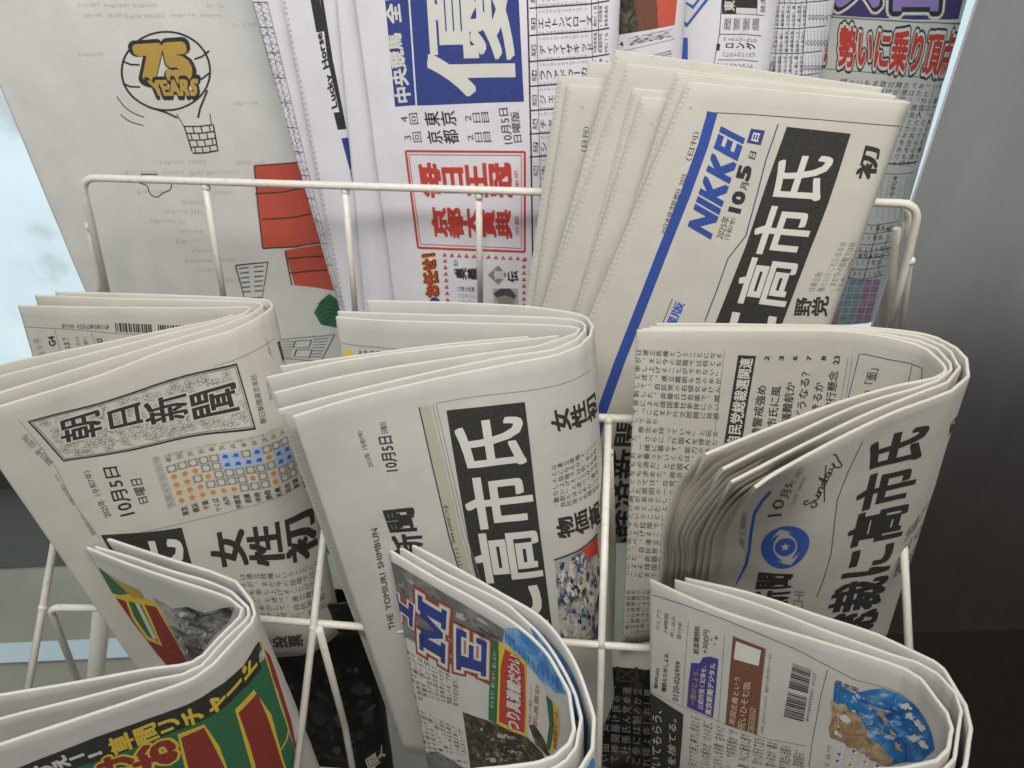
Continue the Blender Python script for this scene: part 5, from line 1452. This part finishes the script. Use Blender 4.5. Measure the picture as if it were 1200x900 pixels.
# ---- upper left: drawing
p = Pen(S['E1'], 'out')
BQ = p.quad([(140, 35), (250, 35), (250, 135), (140, 135)])
cir = [(.5 + .47 * math.cos(a), .48 + .46 * math.sin(a)) for a in np.linspace(0, 2 * math.pi, 48, endpoint=False)]
p.stroke(BQ, cir + [cir[0]], .022, 'black', 1, 'balloon')
for yy, dx in ((.36, .03), (.62, .05)):
    p.stroke(BQ, [(.04, yy), (.12, yy + .04), (.22, yy + .045)], .02, 'black', 1, 'balloon'); p.stroke(BQ, [(.80, yy - .02), (.88, yy - .05), (.96, yy - .12)], .02, 'black', 1, 'balloon')
p.stroke(BQ, [(.30, .90), (.50, .97), (.62, 1.03)], .022, 'black', 1, 'balloon'); p.stroke(BQ, [(.94, .70), (.86, .92), (.84, 1.03)], .022, 'black', 1, 'balloon')
p.text('75', [(157, 54), (217, 50), (226, 96), (167, 96)], 'black', bold=.11, layer=2, part='balloon', res=3); p.text('75', [(160, 56), (215, 53), (223, 93), (170, 93)], 'mustard', bold=.085, layer=3, part='balloon', res=3)
p.text('YEARS', [(171, 93), (234, 90), (232, 114), (180, 114)], 'black', bold=.10, layer=4, part='balloon', res=3); p.text('YEARS', [(174, 95), (232, 93), (230, 111), (182, 111)], 'mustard', bold=.05, layer=5, part='balloon', res=3)
KQ = p.quad([(216, 148), (250, 146), (255, 174), (225, 177)])
for r in range(4): p.stroke(KQ, [(0, r / 3.6), (.5, r / 3.6 + .03), (1, r / 3.6)], .05, 'black', 1, 'basket')
for r in range(4):
    for c in range(4):
        x = (c + (.5 if r % 2 else 0)) / 3.5
        if 0 <= x <= 1.01: p.stroke(KQ, [(x, r / 3.6), (x, (r + 1) / 3.6)], .04, 'black', 1, 'basket')
p.stroke(KQ, [(0, 0), (0, 1)], .05, 'black', 1, 'basket'); p.stroke(KQ, [(1, 0), (1, 1)], .05, 'black', 1, 'basket'); p.stroke(KQ, [(0, 1.08), (.5, 1.12), (1, 1.08)], .06, 'black', 1, 'basket')
p.line([(207, 133), (216, 149)], 1, 'black', 1, 'basket'); p.line([(246, 133), (248, 147)], 1, 'black', 1, 'basket')
for q_ in ([(137, 113), (146, 125), (158, 133), (169, 137)], [(141, 134), (152, 142), (168, 147)]): p.line(resample(catmull(np.array(q_, float), 10), 8), 1.1, 'black', 1)
p.line(resample(catmull(np.array([(163, 214), (173, 218), (175, 226), (184, 231), (191, 226), (200, 222), (201, 214)], float), 20), 14), 1.2, 'black', 1)
p.line([(165, 204), (185, 204)], 1.2, 'black', 1)
p.poly([(298, 194), (350, 190), (362, 232), (376, 283), (348, 290), (308, 291), (302, 240)], 'house_red', 1, 'red_block')
p.poly([(334, 293), (377, 286), (388, 318), (393, 341), (372, 337), (345, 334)], 'house_red', 1, 'red_block')
for q_ in ([(299, 227), (330, 225), (360, 219)], [(307, 257), (340, 255), (368, 250)], [(308, 291), (345, 289), (378, 284)], [(298, 194), (302, 240), (308, 291)], [(298, 194), (350, 190)], [(337, 303), (380, 300)], [(340, 320), (384, 316)], [(334, 294), (342, 334)]):
    p.line(q_, 1.5, 'black', 2, 'red_block')
p.poly([(376, 352), (386, 344), (398, 352), (402, 372), (394, 384), (376, 380), (368, 366)], 'green', 1)
for k in range(6): p.line([(372 + k * 1.5, 356 + k * 5), (385, 352 + k * 5), (399, 356 + k * 4)], 1, 'black', 2)
NQ = p.quad([(330, 398), (392, 392), (384, 424), (330, 420)])
p.stroke(NQ, [(0, 0), (1, 0), (.86, 1), (0, 1)], .03, 'black', 1)
for k in range(7): p.stroke(NQ, [(.04, .12 + k * .13), (.22, .14 + k * .13)], .025, 'black', 1); p.stroke(NQ, [(.62, .12 + k * .12), (.9 - k * .01, .10 + k * .12)], .025, 'black', 1)
for x0, y0, x1, y1 in ((.26, .14, .58, .45), (.30, .55, .62, .88)): p.stroke(NQ, [(x0, y0), (x1, y0), (x1 - .03, y1), (x0 - .03, y1), (x0, y0)], .03, 'black', 1)
NQ = p.quad([(276, 311), (314, 307), (310, 348), (284, 350)])
p.stroke(NQ, [(0, 0), (1, 0), (.9, 1), (.1, 1), (0, 0)], .04, 'black', 1)
for k in range(6): p.stroke(NQ, [(.08, .1 + k * .14), (.4, .1 + k * .14)], .03, 'black', 1); p.stroke(NQ, [(.56, .1 + k * .14), (.88, .1 + k * .14)], .03, 'black', 1)
rnd = random.Random(5)                                # printing of the other side showing through, mirrored
WORDS = "illustrated the project that changed amongst of all most inspiring assembly study report number years people language".split()
for r in range(30):
    y = -8 + r * 11.5; x = (70 if y < 90 else 70 + (y - 80) * .48) + rnd.uniform(10, 70)
    xe = (285 if y < 185 else 300) if r not in (6, 7, 13, 14) else 200
    while x < xe:
        w_ = rnd.choice(WORDS); L = len(w_) * 4.2
        if rnd.random() < .7 and not (128 < x + L and x < 262 and 20 < y < 185) and not (x + L > 292 and y > 188):
            p.text(w_, [(x + L, y - .6), (x, y), (x, y + 6), (x + L, y + 5.4)], 'ghost', layer=0, res=1)
        x += L + rnd.uniform(3, 7)
# ------------------------------------------------------------------ assemble the newspapers
def paper_thing(label, parts, group, pap='newsprint', cat='newspaper'):
    t = empty("newspaper", (0, 0, 0))
    c = S[parts[0][0]].G.mean(axis=(0, 1))
    zmin = min(S[k].G[..., 2].min() for k, _ in parts)
    t.location = (c[0], c[1], zmin)
    tag(t, label, cat, group)
    for k, nm in parts:
        o = S[k].build(nm, pap, None)
        rel(o, t)
        for A in FANS.get(k, ()):
            n_, w_ = A.shape[:2]
            F = [(i * w_ + j, (i + 1) * w_ + j, (i + 1) * w_ + j + 1, i * w_ + j + 1) for i in range(n_ - 1) for j in range(w_ - 1)]
            rel(link_mesh("page", A.reshape(-1, 3), F, ["thin_page"], None, None, [True] * len(F)), t)
    return t
GA = "newspapers folded in the left middle pocket"
paper_thing("outermost folded newspaper in the left middle pocket, flowered masthead and weather chart on its front", [('A_out', 'outer_section')], GA)
paper_thing("folded newspaper nested second in the left middle pocket, under the flowered front page", [('A_mid', 'outer_section')], GA)
paper_thing("innermost folded newspaper in the left middle pocket, upside-down barcode on its back leg", [('A_in', 'outer_section'), ('A_in2', 'inner_section')], GA)
GYm = "newspapers folded in the centre middle pocket"
paper_thing("outermost folded newspaper in the centre middle pocket, pale olive stripe beside its black headline", [('Y_out', 'outer_section')], GYm, 'grey_newsprint')
paper_thing("folded newspaper nested second in the centre middle pocket, behind the olive-striped front page", [('Y_mid', 'outer_section')], GYm, 'grey_newsprint')
paper_thing("innermost folded newspaper in the centre middle pocket, small yellow drawing on its back leg", [('Y_in', 'outer_section'), ('Y_in2', 'inner_section'), ('Y_in3', 'inner_section')], GYm, 'grey_newsprint')
GM = "newspapers folded in the right middle pocket"
paper_thing("outermost folded newspaper in the right middle pocket, round blue emblem and handwritten Sunday", [('M_out', 'outer_section')], GM)
paper_thing("folded newspaper nested second in the right middle pocket, just behind the blue emblem page", [('M_mid', 'outer_section')], GM)
paper_thing("folded newspaper nested third in the right middle pocket, between its plain neighbours", [('M_in', 'outer_section')], GM)
paper_thing("innermost folded newspaper in the right middle pocket, long text column and black label inside", [('M_in2', 'outer_section')], GM)
GN = "newspapers leaning in the upper right stack"
paper_thing("front newspaper of the leaning upper stack, blue bar and slanting black headline", [('N1', 'outer_section'), ('N2', 'inner_section')], GN)
paper_thing("small-looking plain newspaper leaning directly behind the blue-barred front page", [('N6', 'outer_section'), ('N5', 'inner_section')], GN)
paper_thing("tallest plain newspaper of the leaning upper stack, its corner highest", [('N4', 'outer_section'), ('N3', 'inner_section')], GN)
paper_thing("leftmost plain newspaper of the leaning upper stack, covering the wire rail's end", [('N8', 'outer_section'), ('N7', 'inner_section')], GN)
paper_thing("rearmost newspaper of the leaning upper stack, only a short top edge showing", [('N9', 'outer_section')], GN)
GT = "newspapers folded in the right lower pocket"
paper_thing("innermost folded newspaper in the right lower pocket, blue weather map, brown box and barcode showing", [('T_in', 'outer_section')], GT, 'grey_newsprint')
paper_thing("middle folded newspaper of three in the right lower pocket", [('T_mid', 'outer_section')], GT, 'grey_newsprint')
paper_thing("outermost folded newspaper in the right lower pocket, against the dark brown panel", [('T_out', 'outer_section')], GT, 'grey_newsprint')
GC = "newspapers folded in the centre lower pocket"
paper_thing("innermost folded newspaper in the centre lower pocket, large blue letters and a red advertisement", [('C_in', 'outer_section')], GC, 'magazine_newsprint')
paper_thing("middle folded newspaper in the centre lower pocket, wrapped round the blue-lettered one", [('C_mid', 'outer_section')], GC, 'magazine_newsprint')
paper_thing("outermost folded newspaper in the centre lower pocket, blue printing inside its bend", [('C_out', 'outer_section')], GC, 'magazine_newsprint')
GG = "newspapers folded in the left lower pocket"
paper_thing("innermost folded newspaper in the left lower pocket, red and green stripes inside its back leg", [('G_in', 'outer_section')], GG, 'magazine_newsprint')
paper_thing("middle folded newspaper in the left lower pocket, between two colourful ones", [('G_mid', 'outer_section')], GG, 'magazine_newsprint')
paper_thing("outermost folded newspaper in the left lower pocket, yellow lettering on its black banner", [('G_out', 'outer_section')], GG, 'magazine_newsprint')
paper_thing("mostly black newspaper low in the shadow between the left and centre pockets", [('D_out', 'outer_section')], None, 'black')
paper_thing("text-covered newspaper, gap shade painted on it, between centre and right lower pockets", [('L2', 'outer_section')], None)
GR = "racing newspapers in the upper tier"
paper_thing("white racing newspaper with a big blue title and a red framed box", [('R1', 'outer_section'), ('R2', 'inner_section')], GR, 'white_newsprint')
paper_thing("white racing newspaper showing black bars and English lettering along its left edge", [('R3', 'outer_section'), ('R4', 'inner_section')], GR, 'white_newsprint')
paper_thing("rolled racing newspaper with a dark photograph ending in red, right of the entry table", [('R5', 'outer_section')], GR, 'white_newsprint')
paper_thing("rolled racing newspaper with a round blue emblem, above the leaning stack", [('R6', 'outer_section')], GR, 'white_newsprint')
paper_thing("rolled racing newspaper covered in a ruled table of small marks", [('R7', 'outer_section')], GR, 'white_newsprint')
paper_thing("rightmost rolled racing newspaper with purple band and big red headline", [('R8', 'outer_section')], GR, 'magazine_newsprint')
paper_thing("large pale newspaper at top left with a balloon drawing and a red house block", [('E1', 'outer_section')], None, 'comic_newsprint')
if _txt is not None:
    c_ = _txt.data
    bpy.data.objects.remove(_txt); bpy.data.curves.remove(c_)
